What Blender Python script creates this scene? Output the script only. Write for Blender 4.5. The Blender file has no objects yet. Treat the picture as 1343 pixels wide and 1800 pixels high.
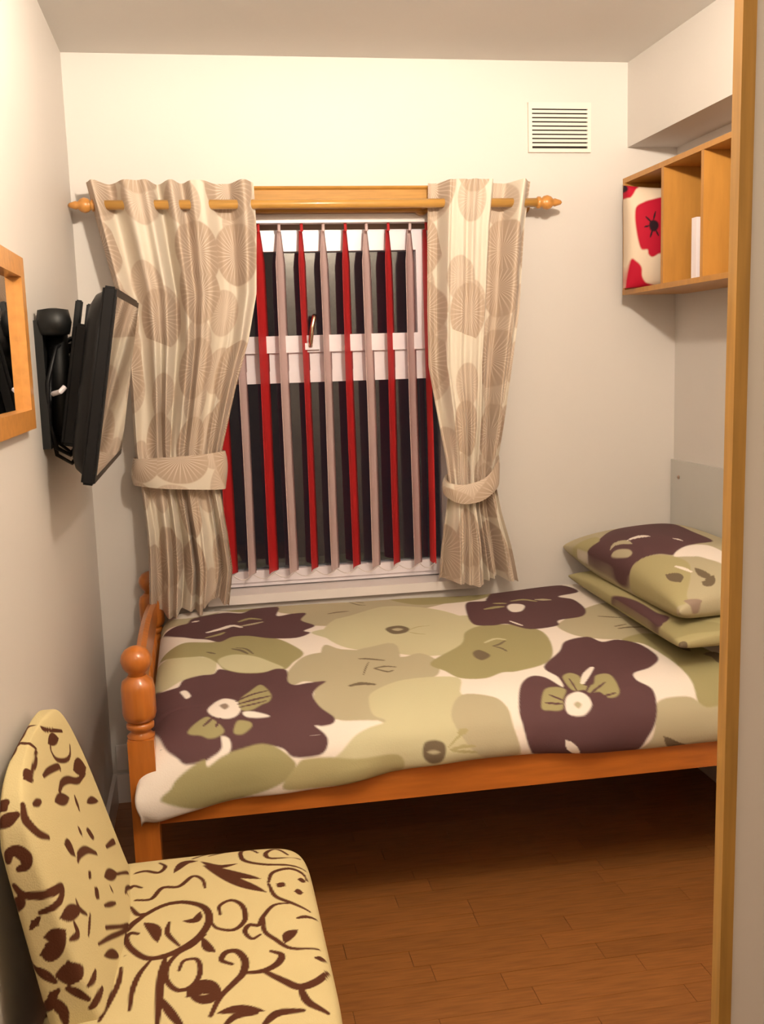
import bpy, bmesh, math, random
import numpy as np
from mathutils import Vector, Matrix
PRINT = {
 'duvet': [
  ('fill', 'greige', [(0.2156, -0.0828), (0.208, -0.1414), (0.2574, -0.1725), (0.2915, -0.1828), (0.2726, -0.238), (0.3067, -0.3243), (0.4359, -0.3622), (0.5803, -0.2691), (0.7931, -0.1311), (0.6791, -0.0586), (0.5195, -0.0586), (0.3751, -0.0586), (0.2688, -0.0621), (0.2308, -0.0655)], 0),
  ('fill', 'olive', [(0.0256, -0.069), (0.0636, -0.069), (0.1206, -0.069), (0.2042, -0.069), (0.2536, -0.0621), (0.2308, -0.0655), (0.208, -0.0862), (0.1244, -0.0966), (0.0902, -0.1138)], 0),
  ('fill', 'greige', [(-0.1682, -0.0724), (-0.1606, -0.0724), (-0.0884, -0.1449), (0.0218, -0.0931), (-0.0846, -0.207), (-0.1454, -0.1863), (-0.1682, -0.1897)], 0),
  ('fill', 'yellow', [(-0.172, -0.5727), (-0.1682, -0.483), (-0.1378, -0.5071), (-0.0352, -0.5554), (-0.001, -0.5623), (-0.0048, -0.6624), (-0.0466, -0.6762), (-0.0884, -0.7003), (-0.134, -0.7245), (-0.172, -0.6762)], 0),
  ('fill', 'yellow', [(0.2877, -0.4002), (0.3675, -0.3691), (0.4321, -0.3691), (0.5651, -0.3484), (0.8083, -0.3484), (0.8007, -0.5209), (0.7247, -0.652), (0.5955, -0.6727), (0.5081, -0.6313), (0.4359, -0.5589), (0.3789, -0.5106), (0.3333, -0.4761)], 0),
  ('fill', 'yellow', [(0.4017, -0.238), (0.5461, -0.1587), (0.6943, -0.2139), (0.7703, -0.3622), (0.7551, -0.4588), (0.7209, -0.5416), (0.5347, -0.5934), (0.4587, -0.6003), (0.3599, -0.5416), (0.3219, -0.4071)], 0),
  ('fill', 'greige', [(0.4283, -0.0586), (0.5879, -0.0586), (0.6715, -0.1656), (0.5461, -0.1587), (0.3979, -0.2587), (0.2763, -0.2691), (0.2877, -0.0621)], 0),
  ('fill', 'greige', [(0.1776, -0.7866), (0.189, -0.7072), (0.2384, -0.6106), (0.2953, -0.583), (0.3561, -0.6003), (0.4359, -0.5623), (0.5195, -0.5727), (0.4435, -0.9694), (0.3903, -0.9798), (0.3143, -0.966), (0.2801, -0.9418), (0.2574, -0.9108), (0.2422, -0.8728), (0.2498, -0.8245), (0.2612, -0.79), (0.227, -0.7728), (0.2004, -0.79)], 0),
  ('fill', 'greige', [(0.3029, -0.5451), (0.3561, -0.5658), (0.4435, -0.5968), (0.5119, -0.6589), (0.5689, -0.6451), (0.6031, -0.7038), (0.5917, -0.7866), (0.5499, -0.8176), (0.4739, -0.8142), (0.4093, -0.8521), (0.3789, -0.9177), (0.3865, -0.9694), (0.3029, -0.9556), (0.2612, -0.9004)], 0),
  ('fill', 'yellow', [(0.3789, -0.9177), (0.3979, -0.859), (0.4929, -0.8073), (0.6335, -0.8245), (0.6221, -0.9177), (0.6981, -0.9453), (0.7247, -0.9832), (0.7285, -1.035), (0.7437, -1.1005), (0.7361, -1.1247), (0.6221, -1.1247), (0.5233, -1.1247), (0.4473, -1.1247), (0.3181, -1.0867), (0.3409, -1.0143), (0.4093, -0.9832), (0.3827, -0.9625)], 0),
  ('fill', 'greige', [(0.6221, -0.9177), (0.6981, -0.9384), (0.7247, -0.9832), (0.7285, -1.035), (0.7437, -1.104), (0.7209, -1.1247), (0.6639, -1.1247), (0.6069, -1.0695), (0.5765, -0.9936)], 0),
  ('fill', 'yellow', [(0.3409, -1.0074), (0.4131, -0.997), (0.4967, -1.0591), (0.5233, -1.1247), (0.4207, -1.1247), (0.2839, -1.1247), (0.2422, -1.0764), (0.2915, -1.0419)], 0),
  ('fill', 'olive', [(-0.1606, -0.4519), (-0.1226, -0.4174), (-0.077, -0.3967), (-0.0048, -0.4174), (0.0522, -0.3726), (0.1168, -0.3691), (0.1776, -0.4243), (0.2194, -0.5002), (0.246, -0.5796), (0.2118, -0.6382), (0.189, -0.6796), (0.1624, -0.6865), (0.1206, -0.6969), (0.0636, -0.6796), (0.0218, -0.6486), (-0.001, -0.5934), (-0.0352, -0.552), (-0.1074, -0.5416)], 0),
  ('fill', 'yellow', [(0.0066, -0.5796), (0.0484, -0.5451), (0.1054, -0.5658), (0.151, -0.621), (0.1814, -0.6762), (0.1206, -0.6865), (0.0636, -0.6727), (0.0218, -0.6382)], 0),
  ('fill', 'olive', [(0.5841, -0.7176), (0.6981, -0.6072), (0.7399, -0.5037), (0.8083, -0.4554), (0.9109, -0.4761), (0.9603, -0.5658), (0.9413, -0.7072), (0.8919, -0.7866), (0.8007, -0.8211), (0.7589, -0.8211), (0.7057, -0.8452), (0.6411, -0.8314), (0.6107, -0.7797)], 0),
  ('fill', 'olive', [(0.5879, -0.0586), (0.7285, -0.0621), (0.8843, -0.069), (0.9489, -0.069), (0.8805, -0.1483), (0.7247, -0.1656), (0.6449, -0.1483)], 0),
  ('fill', 'greige', [(1.0173, -0.5347), (1.0515, -0.4795), (1.1692, -0.3622), (1.268, -0.3174), (1.2528, -0.4761), (1.3364, -0.5451), (1.3288, -0.6693), (1.2908, -0.7279), (1.2224, -0.69), (1.1768, -0.6589), (1.1047, -0.6451), (1.0401, -0.6106)], 0),
  ('fill', 'olive', [(1.1654, -0.6624), (1.2528, -0.621), (1.3212, -0.6796), (1.3744, -0.8487), (1.3478, -1.0177), (1.2528, -1.0315), (1.2376, -1.0074), (1.2452, -0.9384), (1.2338, -0.8314), (1.2186, -0.7003)], 0),
  ('fill', 'greige', [(1.1237, -1.0039), (1.1617, -0.9901), (1.2224, -0.9936), (1.2566, -1.0246), (1.325, -1.0315), (1.3592, -1.1247), (1.3174, -1.1247), (1.0439, -1.1247), (1.0591, -1.1247), (1.0971, -1.0902), (1.1123, -1.0419)], 0),
  ('fill', 'dark', [(-0.172, -0.6727), (-0.1416, -0.7245), (-0.1036, -0.7348), (-0.0884, -0.7003), (-0.0466, -0.6762), (-0.0086, -0.6693), (0.0104, -0.6417), (0.0636, -0.6762), (0.1206, -0.69), (0.1624, -0.6727), (0.189, -0.6934), (0.1852, -0.7624), (0.2004, -0.79), (0.2384, -0.7831), (0.2839, -0.7797), (0.2574, -0.8142), (0.2422, -0.8521), (0.2536, -0.897), (0.2839, -0.9418), (0.2801, -0.9625), (0.2536, -0.966), (0.2346, -0.9625), (0.2536, -0.9867), (0.2612, -1.0074), (0.2536, -1.0315), (0.2308, -1.0419), (0.1738, -1.0384), (0.151, -1.0177), (0.1206, -1.0074), (0.075, -1.0074), (0.0256, -1.0177), (-0.0352, -1.0246), (-0.0808, -1.0246), (-0.0998, -1.0074), (-0.1226, -0.9798), (-0.1416, -0.928), (-0.172, -0.8452), (-0.172, -0.8142), (-0.172, -0.7314)], 0),
  ('fill', 'dark', [(-0.1568, -0.2173), (-0.134, -0.207), (-0.0846, -0.2035), (-0.0618, -0.1483), (0.0332, -0.1035), (0.0902, -0.1242), (0.132, -0.0828), (0.2118, -0.0828), (0.2004, -0.1794), (0.2498, -0.1656), (0.2953, -0.169), (0.2726, -0.2415), (0.3067, -0.3243), (0.2688, -0.3726), (0.2839, -0.4036), (0.2384, -0.4416), (0.1624, -0.4209), (0.1016, -0.376), (0.0522, -0.376), (0.0142, -0.4209), (-0.0238, -0.3829), (-0.0656, -0.3588), (-0.1188, -0.307)], 0),
  ('fill', 'dark', [(0.8881, -0.1828), (0.8311, -0.1759), (0.7969, -0.2932), (0.7817, -0.4347), (0.8349, -0.4623), (0.8843, -0.4588), (0.9337, -0.5278), (1.0211, -0.5209), (1.0439, -0.4692), (1.1275, -0.4485), (1.1692, -0.3622), (1.173, -0.2518), (1.1351, -0.2104), (1.2224, -0.1656), (1.192, -0.0793), (1.1085, -0.0724), (1.0173, -0.0724), (0.9489, -0.069), (0.9033, -0.1518)], 0),
  ('fill', 'dark', [(0.8805, -0.8073), (0.9565, -0.7176), (0.9983, -0.652), (1.0743, -0.6279), (1.1047, -0.6658), (1.1579, -0.6555), (1.2072, -0.7003), (1.211, -0.8107), (1.1654, -0.8659), (1.1085, -0.8866), (1.1009, -0.9211), (1.1275, -0.9591), (1.1237, -1.0039), (1.1085, -1.0522), (1.0857, -1.0867), (1.0591, -1.1247), (1.0097, -1.1247), (0.8083, -1.1247), (0.7703, -1.1005), (0.7551, -1.0384), (0.7551, -0.9867), (0.7855, -0.9004), (0.8273, -0.8556), (0.8653, -0.8659), (0.8957, -0.9177), (0.8995, -0.8694)], 0),
  ('fill', 'olive', [(-0.1264, -1.0764), (-0.1112, -1.0591), (-0.0998, -1.0453), (-0.0656, -1.0281), (-0.039, -1.0212), (-0.0314, -1.0315), (0.0066, -1.0143), (0.0484, -1.0039), (0.0902, -0.997), (0.1206, -1.0039), (0.1434, -1.0177), (0.1662, -1.0384), (0.1776, -1.0591), (0.1434, -1.0902), (0.0408, -1.1178), (-0.0618, -1.1143)], 0),
  ('fill', 'sage', [(0.1776, -1.0591), (0.2004, -1.0453), (0.2574, -1.0488), (0.3257, -1.0626), (0.4321, -1.0729), (0.4283, -1.1247), (0.246, -1.1178), (0.1434, -1.104)], 0),
  ('fill', 'white', [(0.0028, -0.9729), (0.0218, -0.9798), (0.0218, -1.0074), (-0.0048, -1.0212), (-0.0314, -1.035), (-0.0352, -1.0246), (-0.0086, -1.0108), (0.0028, -0.997)], 0),
  ('fill', 'white', [(-0.0276, -0.8763), (-0.0124, -0.8487), (0.0142, -0.828), (0.0446, -0.8487), (0.056, -0.8832), (0.0446, -0.9108), (0.0218, -0.9211), (-0.0048, -0.9142), (-0.02, -0.9004)], 0),
  ('fill', 'white', [(0.0598, -0.9004), (0.0864, -0.9004), (0.1244, -0.9211), (0.1016, -0.9246), (0.0674, -0.9177)], 0),
  ('fill', 'olive', [(-0.077, -0.9487), (-0.0618, -0.928), (-0.0352, -0.9073), (-0.02, -0.9142), (0.0104, -0.9556), (-0.0048, -0.9729), (-0.0276, -0.9763), (-0.0466, -0.966), (-0.0694, -0.9591)], 0),
  ('fill', 'olive', [(0.0332, -0.9625), (0.0408, -0.9349), (0.0522, -0.928), (0.075, -0.9349), (0.0788, -0.9487), (0.0598, -0.966), (0.0446, -0.9694)], 0),
  ('fill', 'olive', [(0.0522, -0.8487), (0.0826, -0.8038), (0.1092, -0.7693), (0.1244, -0.79), (0.1358, -0.8383), (0.1282, -0.8659), (0.1092, -0.8763), (0.0826, -0.8935), (0.056, -0.8901)], 0),
  ('stroke', 'dark', [(0.0446, -0.8521), (0.0864, -0.8245), (0.1282, -0.8107)], 0.004),
  ('stroke', 'dark', [(0.0484, -0.8659), (0.0902, -0.8521), (0.132, -0.8418)], 0.004),
  ('stroke', 'dark', [(0.0522, -0.8797), (0.0826, -0.8728), (0.1206, -0.8625)], 0.003),
  ('stroke', 'dark', [(-0.0124, -0.9108), (-0.039, -0.9384)], 0.004),
  ('stroke', 'dark', [(0.0028, -0.9177), (-0.0086, -0.9453)], 0.004),
  ('fill', 'mid', [(0.0028, -0.8625), (0.018, -0.8556), (0.0256, -0.8728), (0.0142, -0.8832)], 0),
  ('fill', 'white', [(-0.096, -0.7624), (-0.0808, -0.759), (-0.0694, -0.79), (-0.0808, -0.8038), (-0.0884, -0.7866)], 0),
  ('stroke', 'white', [(-0.02, -0.307), (0.018, -0.2829), (0.056, -0.2553), (0.0826, -0.276)], 0.01),
  ('stroke', 'olive', [(0.0788, -0.2173), (0.113, -0.1932), (0.1472, -0.207)], 0.008),
  ('stroke', 'greige', [(0.0826, -0.2656), (0.1168, -0.2518), (0.151, -0.2346)], 0.007),
  ('stroke', 'olive', [(-0.0238, -0.3622), (0.0104, -0.3415), (0.0294, -0.3208)], 0.008),
  ('stroke', 'white', [(-0.0656, -0.1897), (-0.0466, -0.1794)], 0.006),
  ('stroke', 'mark', [(0.0484, -0.4968), (0.0712, -0.514), (0.0902, -0.5451)], 0.006),
  ('stroke', 'mark', [(0.0598, -0.4899), (0.0864, -0.5037), (0.1054, -0.5485)], 0.004),
  ('stroke', 'mark', [(-0.0238, -0.514), (-0.001, -0.5313)], 0.005),
  ('stroke', 'mark', [(0.4017, -0.0586), (0.4511, -0.0586), (0.4967, -0.0931)], 0.004),
  ('stroke', 'mark', [(0.3637, -0.1932), (0.3979, -0.1828), (0.4321, -0.1828)], 0.005),
  ('stroke', 'mark', [(0.4435, -0.0621), (0.4739, -0.1104), (0.4967, -0.1242)], 0.003),
  ('stroke', 'mark', [(0.3941, -0.6451), (0.4207, -0.652), (0.4625, -0.6727)], 0.005),
  ('stroke', 'mark', [(0.4169, -0.6762), (0.4017, -0.7176), (0.3903, -0.7555)], 0.002),
  ('stroke', 'mark', [(0.4245, -0.721), (0.4549, -0.7486), (0.4739, -0.7452)], 0.004),
  ('stroke', 'mark', [(0.4245, -0.721), (0.4549, -0.7141), (0.4853, -0.7245)], 0.004),
  ('stroke', 'mark', [(0.3447, -0.8142), (0.3751, -0.8073), (0.4093, -0.8176)], 0.008),
  ('fill', 'mark', [(0.5119, -0.4174), (0.5309, -0.3933), (0.5651, -0.3898), (0.5841, -0.4243), (0.5651, -0.4588), (0.5271, -0.4623)], 0),
  ('fill', 'greige', [(0.5309, -0.4209), (0.5499, -0.4105), (0.5651, -0.4243), (0.5461, -0.4381)], 0),
  ('stroke', 'sage', [(0.5803, -0.4381), (0.6107, -0.414), (0.6487, -0.4105)], 0.003),
  ('stroke', 'sage', [(0.5765, -0.4554), (0.5955, -0.4761), (0.6183, -0.4899)], 0.003),
  ('stroke', 'mark', [(0.7855, -0.6382), (0.8045, -0.6313), (0.8311, -0.6072)], 0.005),
  ('stroke', 'mark', [(0.7855, -0.6382), (0.8045, -0.6624), (0.8121, -0.6865)], 0.004),
  ('fill', 'mark', [(0.7171, -0.6727), (0.7399, -0.6589), (0.7589, -0.7038), (0.7285, -0.7314), (0.7133, -0.7072)], 0),
  ('stroke', 'yellow', [(0.7703, -0.6072), (0.8083, -0.583), (0.8349, -0.5968)], 0.006),
  ('fill', 'white', [(0.9337, -0.2898), (0.9565, -0.2587), (0.9869, -0.2691), (0.9907, -0.2967), (0.9641, -0.3415), (0.9337, -0.3415)], 0),
  ('stroke', 'olive', [(0.8615, -0.2898), (0.8995, -0.2794), (0.9223, -0.2794)], 0.012),
  ('stroke', 'olive', [(0.9679, -0.2242), (1.0097, -0.2208), (1.0439, -0.2484)], 0.008),
  ('stroke', 'greige', [(1.0515, -0.2311), (1.0933, -0.2415)], 0.01),
  ('stroke', 'olive', [(0.9071, -0.2311), (0.9413, -0.2449)], 0.008),
  ('stroke', 'white', [(0.8995, -0.4312), (0.9223, -0.4864)], 0.005),
  ('fill', 'white', [(0.8805, -0.9832), (0.8957, -0.9556), (0.9261, -0.9453), (0.9451, -0.9625), (0.9489, -0.9936), (0.9261, -1.0177), (0.9033, -1.0212), (0.8805, -1.0108)], 0),
  ('fill', 'greige', [(0.9033, -0.9867), (0.9147, -0.9798), (0.9223, -0.9901), (0.9109, -1.0005)], 0),
  ('fill', 'olive', [(0.8159, -0.9867), (0.8425, -0.9246), (0.8767, -0.9142), (0.8995, -0.9315), (0.8805, -0.966), (0.8691, -0.997), (0.8349, -0.997)], 0),
  ('fill', 'olive', [(0.9109, -0.8728), (0.9375, -0.8521), (0.9565, -0.8728), (0.9527, -0.9211), (0.9793, -0.9211), (1.0021, -0.8797), (1.0401, -0.8797), (1.0401, -0.9487), (1.0249, -0.9729), (0.9983, -0.9763), (0.9831, -0.9556), (0.9565, -0.9556), (0.9451, -0.9418), (0.9147, -0.9349)], 0),
  ('stroke', 'dark', [(0.8729, -0.9798), (0.8311, -0.9729)], 0.0035),
  ('stroke', 'dark', [(0.8805, -0.9694), (0.8501, -0.9453)], 0.0035),
  ('stroke', 'dark', [(0.9527, -0.9625), (1.0135, -0.9177)], 0.0035),
  ('stroke', 'dark', [(0.9565, -0.9798), (1.0249, -0.9625)], 0.0035),
  ('stroke', 'dark', [(0.9261, -0.9384), (0.9261, -0.8832)], 0.0035),
  ('stroke', 'dark', [(0.9489, -0.9487), (0.9907, -0.8901)], 0.0035),
  ('stroke', 'white', [(0.9527, -0.9108), (0.9793, -0.8694), (1.0097, -0.8314)], 0.01),
  ('leaf', 'white', [(0.8653, -1.0798), (0.8805, -1.1005), (0.9033, -1.1247)], 0.012),
  ('fill', 'mark', [(0.4929, -1.0729), (0.5005, -1.0522), (0.5233, -1.0488), (0.5461, -1.0591), (0.5499, -1.0798), (0.5385, -1.1074), (0.5157, -1.1109), (0.4967, -1.0936)], 0),
  ('fill', 'greige', [(0.5043, -1.0764), (0.5195, -1.0729), (0.5347, -1.0798), (0.5195, -1.0833)], 0),
  ('stroke', 'sage', [(0.5613, -1.0764), (0.5955, -1.0729), (0.6259, -1.0764)], 0.004),
  ('stroke', 'sage', [(0.5575, -1.0695), (0.5841, -1.0488), (0.6107, -1.035)], 0.003),
  ('stroke', 'sage', [(0.5651, -1.0798), (0.5955, -1.0867), (0.6297, -1.0936)], 0.004),
  ('stroke', 'sage', [(0.5879, -1.0384), (0.6069, -1.035)], 0.008),
  ('stroke', 'mark', [(0.7285, -0.0621), (0.7779, -0.0621)], 0.01),
  ('stroke', 'mark', [(1.173, -0.4623), (1.2034, -0.4761), (1.2376, -0.4899)], 0.004),
  ('stroke', 'mark', [(1.192, -0.5761), (1.23, -0.5692), (1.2756, -0.5727)], 0.004),
  ('stroke', 'mark', [(1.1882, -0.5589), (1.23, -0.5451)], 0.003),
  ('leaf', 'mark', [(1.306, -0.7279), (1.3098, -0.7659), (1.3136, -0.7969)], 0.012),
  ('leaf', 'mark', [(1.3402, -0.8245), (1.3706, -0.8383), (1.3592, -0.8832)], 0.02),
  ('leaf', 'mark', [(1.1313, -1.0867), (1.1654, -1.1178), (1.1996, -1.1247)], 0.014),
 ],
 'poppy': [
  ('fill', 'red', [(1.3535, 1.9926), (1.4344, 1.9924), (1.4395, 1.9885), (1.4238, 1.9711), (1.4093, 1.9608), (1.3959, 1.941), (1.3857, 1.9361), (1.3536, 1.9441)], 0),
  ('fill', 'red', [(1.4063, 1.9061), (1.4274, 1.9188), (1.452, 1.9262), (1.4989, 1.9317), (1.4952, 1.8873), (1.4951, 1.7728), (1.4723, 1.7555), (1.4541, 1.7469), (1.4417, 1.7563), (1.4381, 1.7702), (1.4202, 1.7722), (1.4107, 1.7991), (1.4038, 1.8431), (1.4017, 1.8788)], 0),
  ('fill', 'red', [(1.3911, 1.7379), (1.4068, 1.7351), (1.4224, 1.7158), (1.4267, 1.6882), (1.4425, 1.6683), (1.4745, 1.6574), (1.4151, 1.6419), (1.3826, 1.6405)], 0),
  ('fill', 'blk', [(1.4426, 1.8448), (1.4467, 1.8585), (1.4589, 1.8621), (1.4712, 1.854), (1.4731, 1.8401), (1.4627, 1.8265), (1.4485, 1.8289)], 0),
  ('stroke', 'blk', [(1.4569, 1.8641), (1.4638, 1.8878)], 0.003),
  ('stroke', 'blk', [(1.4487, 1.8565), (1.4332, 1.8728)], 0.003),
  ('stroke', 'blk', [(1.4525, 1.8287), (1.4465, 1.8092)], 0.003),
  ('stroke', 'blk', [(1.4648, 1.8284), (1.4731, 1.8125)], 0.003),
  ('stroke', 'blk', [(1.4426, 1.8448), (1.4289, 1.8414)], 0.003),
  ('fill', 'blk', [(1.3535, 1.9829), (1.3684, 1.9887), (1.386, 1.9732), (1.3821, 1.9561), (1.3494, 1.948)], 0),
 ],
 'pillow': [
  ('fill', 'dark', [(-0.213, 0.075), (-0.1912, -0.0323), (-0.1841, -0.1101), (-0.1822, -0.2033), (-0.1699, -0.2632), (-0.2109, -0.2799), (-0.213, -0.1905), (-0.2137, -0.0679), (-0.2137, 0.0251)], 0),
  ('fill', 'olive', [(-0.2015, -0.2799), (-0.1654, -0.2958), (-0.1081, -0.3345), (-0.0655, -0.3781), (-0.0791, -0.4092), (-0.1631, -0.3967), (-0.2092, -0.3847), (-0.2123, -0.3254)], 0),
  ('leaf', 'mark', [(-0.2137, -0.4114), (-0.1912, -0.4386)], 0.01),
 ],
 'top_pillow': [
  ('fill', 'dark', [(-0.2112, 0.2362), (-0.1648, 0.2205), (-0.0819, 0.2944), (-0.0137, 0.3404), (0.044, 0.3366), (0.1246, 0.3163), (0.0958, 0.0828), (0.0705, -0.0949), (-0.0259, -0.1306), (-0.0734, -0.1481), (-0.0958, -0.1654), (-0.1195, -0.1247), (-0.1524, -0.1009), (-0.1903, -0.0888), (-0.2105, -0.0888), (-0.2136, -0.0828), (-0.2177, -0.0216), (-0.2141, 0.0523), (-0.2148, 0.1767), (-0.2136, 0.2515)], 0),
  ('fill', 'sage', [(-0.2162, 0.4152), (-0.2091, 0.3366), (-0.1628, 0.2663), (-0.1759, 0.2044), (-0.2119, 0.2362), (-0.2136, 0.2614), (-0.2155, 0.3366)], 0),
  ('fill', 'white', [(-0.213, 0.312), (-0.2124, 0.2413), (-0.213, 0.231), (-0.2136, 0.2853)], 0),
  ('fill', 'white', [(-0.0734, -0.1481), (-0.0259, -0.1306), (0.0229, -0.1539), (0.032, -0.231), (0.029, -0.2853), (-0.0107, -0.3163), (-0.041, -0.2362), (-0.0705, -0.2044), (-0.0985, -0.1767)], 0),
  ('fill', 'sage', [(-0.2136, -0.0888), (-0.2098, -0.0888), (-0.1888, -0.0888), (-0.1524, -0.1009), (-0.1221, -0.1306), (-0.0985, -0.1767), (-0.0875, -0.2362), (-0.1066, -0.2989), (-0.1567, -0.3898), (-0.1931, -0.4205), (-0.2343, -0.3841), (-0.2266, -0.3442), (-0.2223, -0.2205), (-0.2223, -0.1247)], 0),
  ('fill', 'greige', [(-0.0618, -0.2205), (-0.032, -0.2565), (-0.0107, -0.3163), (-0.0259, -0.3951), (-0.0676, -0.4289), (-0.1436, -0.4264), (-0.1759, -0.407), (-0.127, -0.3326)], 0),
  ('leaf', 'greige', [(-0.1873, 0.0949), (-0.1628, 0.1009), (-0.1436, 0.0767), (-0.1367, 0.0339)], 0.014),
  ('fill', 'greige', [(-0.2005, 0.0646), (-0.1794, 0.0584), (-0.1608, 0.0093), (-0.1667, -0.0278), (-0.1843, -0.0278), (-0.1982, 0.0216)], 0),
  ('leaf', 'white', [(-0.1319, 0.0767), (-0.0931, 0.0707), (-0.0705, 0.0401)], 0.014),
  ('leaf', 'white', [(-0.029, -0.0339), (-0.0229, -0.0523), (-0.0198, -0.0767)], 0.005),
  ('leaf', 'mark', [(-0.1667, -0.2565), (-0.1546, -0.2944), (-0.1567, -0.3286)], 0.02),
  ('leaf', 'mark', [(-0.0875, -0.2853), (-0.0847, -0.3326), (-0.0762, -0.3621)], 0.014),
  ('leaf', 'mark', [(-0.1066, -0.3655), (-0.0931, -0.3751), (-0.0647, -0.3516)], 0.018),
  ('stroke', 'white', [(-0.1246, -0.2362), (-0.1144, -0.2663), (-0.1066, -0.2989)], 0.006),
  ('leaf', 'mid', [(-0.1888, -0.4113), (-0.1686, -0.4236), (-0.139, -0.4264)], 0.008),
 ],
 'chair': [
  ('stroke', 'brown', [(-0.1942, 1.8846, 0.4622), (-0.1944, 1.9178, 0.4542), (-0.1878, 1.9594, 0.4358), (-0.1684, 1.9466, 0.4373)], 0.0052),
  ('stroke', 'brown', [(-0.1923, 1.9014, 0.453), (-0.1733, 1.8959, 0.4394), (-0.1473, 1.8929, 0.4406), (-0.1281, 1.9336, 0.4391), (-0.0961, 1.9302, 0.4398), (-0.0699, 1.9695, 0.4375), (-0.0509, 1.949, 0.4388), (-0.0456, 1.9108, 0.4408)], 0.0052),
  ('stroke', 'brown', [(-0.2135, 1.8335, 0.5274), (-0.1997, 1.9923, 0.4494), (-0.1702, 2.0258, 0.4315), (-0.1391, 2.008, 0.4339), (-0.1265, 2.0363, 0.431), (-0.1389, 2.0635, 0.4267)], 0.0052),
  ('leaf', 'brown', [(-0.1075, 1.9979, 0.4352), (-0.0876, 2.0441, 0.4303), (-0.0623, 2.0475, 0.4298)], 0.011),
  ('stroke', 'brown', [(-0.0711, 2.0659, 0.4265), (-0.0374, 2.0953, 0.4174), (-0.0082, 2.0953, 0.4174), (-0.0369, 2.0737, 0.4247)], 0.0052),
  ('leaf', 'brown', [(-0.0538, 2.0412, 0.4307), (-0.0204, 2.0041, 0.4345), (0.0188, 2.0088, 0.4334)], 0.009),
  ('leaf', 'brown', [(-0.0454, 2.0153, 0.4337), (0.0118, 1.9601, 0.437), (0.0623, 1.9297, 0.4366)], 0.012),
  ('leaf', 'brown', [(-0.0481, 2.016, 0.4336), (0.0161, 1.9253, 0.4388), (0.0697, 1.8723, 0.4383)], 0.014),
  ('stroke', 'brown', [(0.0637, 2.0621, 0.4259), (0.048, 2.0952, 0.417), (0.0296, 2.082, 0.422), (0.0335, 2.0246, 0.4316), (0.0743, 1.9949, 0.4325), (0.1245, 1.9884, 0.4279), (0.157, 1.9786, 0.4156)], 0.0052),
  ('stroke', 'brown', [(0.126, 2.0432, 0.4234), (0.1027, 2.0829, 0.4191), (0.0806, 2.0542, 0.4265), (0.0903, 2.0238, 0.4294), (0.1507, 2.0306, 0.4163)], 0.0052),
  ('stroke', 'brown', [(0.0775, 1.9121, 0.4363), (0.0885, 1.9539, 0.4337), (0.1232, 1.9727, 0.4288), (0.1495, 1.9576, 0.4214), (0.1553, 1.9333, 0.4184)], 0.0052),
  ('stroke', 'brown', [(0.0772, 1.9062, 0.4365), (0.0869, 1.854, 0.4374), (0.1161, 1.8268, 0.4344), (0.1473, 1.8024, 0.4259)], 0.0052),
  ('leaf', 'brown', [(0.0932, 1.9049, 0.4352), (0.1086, 1.8953, 0.4337)], 0.012),
  ('leaf', 'brown', [(0.1255, 1.874, 0.4314), (0.1415, 1.8743, 0.4269)], 0.012),
  ('leaf', 'brown', [(0.1367, 1.9265, 0.4272), (0.152, 1.9274, 0.4208)], 0.01),
  ('stroke', 'brown', [(-0.2093, 1.6841, 0.5093), (-0.1863, 1.7912, 0.4489), (-0.1546, 1.8335, 0.4425), (-0.1203, 1.8601, 0.4426), (-0.0844, 1.861, 0.4431), (-0.0484, 1.8326, 0.4441), (-0.0386, 1.784, 0.4453), (-0.0535, 1.7345, 0.4463), (-0.082, 1.7006, 0.4466), (-0.1144, 1.6813, 0.4462), (-0.147, 1.6835, 0.4453), (-0.175, 1.7223, 0.4438), (-0.1854, 1.7575, 0.4427), (-0.1783, 1.7738, 0.4428), (-0.1658, 1.7678, 0.4436)], 0.0075),
  ('leaf', 'brown', [(-0.0858, 1.7892, 0.4453), (-0.0634, 1.7877, 0.4454), (-0.0545, 1.8161, 0.4446)], 0.009),
  ('stroke', 'brown', [(-0.1847, 1.8723, 0.4398), (-0.1699, 1.8385, 0.4417), (-0.1548, 1.8377, 0.4423)], 0.0052),
  ('leaf', 'brown', [(-0.1555, 1.8033, 0.4433), (-0.137, 1.7751, 0.4446), (-0.1293, 1.729, 0.4455)], 0.012),
  ('stroke', 'brown', [(-0.1106, 1.7919, 0.4449), (-0.1129, 1.7539, 0.4456), (-0.0916, 1.7074, 0.4465)], 0.0052),
  ('stroke', 'brown', [(-0.0184, 1.798, 0.4445), (-0.0188, 1.8315, 0.4436), (0.0032, 1.8489, 0.4424), (0.023, 1.8239, 0.4424), (0.0259, 1.7721, 0.4435), (0.0049, 1.7398, 0.4449), (-0.0242, 1.7499, 0.4456), (-0.0362, 1.7756, 0.4454)], 0.0052),
  ('stroke', 'brown', [(0.0503, 1.7161, 0.443), (0.0351, 1.7045, 0.4439), (0.0241, 1.7291, 0.4442), (0.0325, 1.7516, 0.4435), (0.0497, 1.7492, 0.4426), (0.0588, 1.7776, 0.4415), (0.0818, 1.8186, 0.4388), (0.1135, 1.8266, 0.4348)], 0.0052),
  ('stroke', 'brown', [(0.0603, 1.7774, 0.4414), (0.0584, 1.7291, 0.4423), (0.0758, 1.6977, 0.4413), (0.1022, 1.6667, 0.4389), (0.1506, 1.6724, 0.4262)], 0.0052),
  ('leaf', 'brown', [(0.1175, 1.7283, 0.4359), (0.1013, 1.7118, 0.4386), (0.0917, 1.6848, 0.44)], 0.011),
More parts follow.
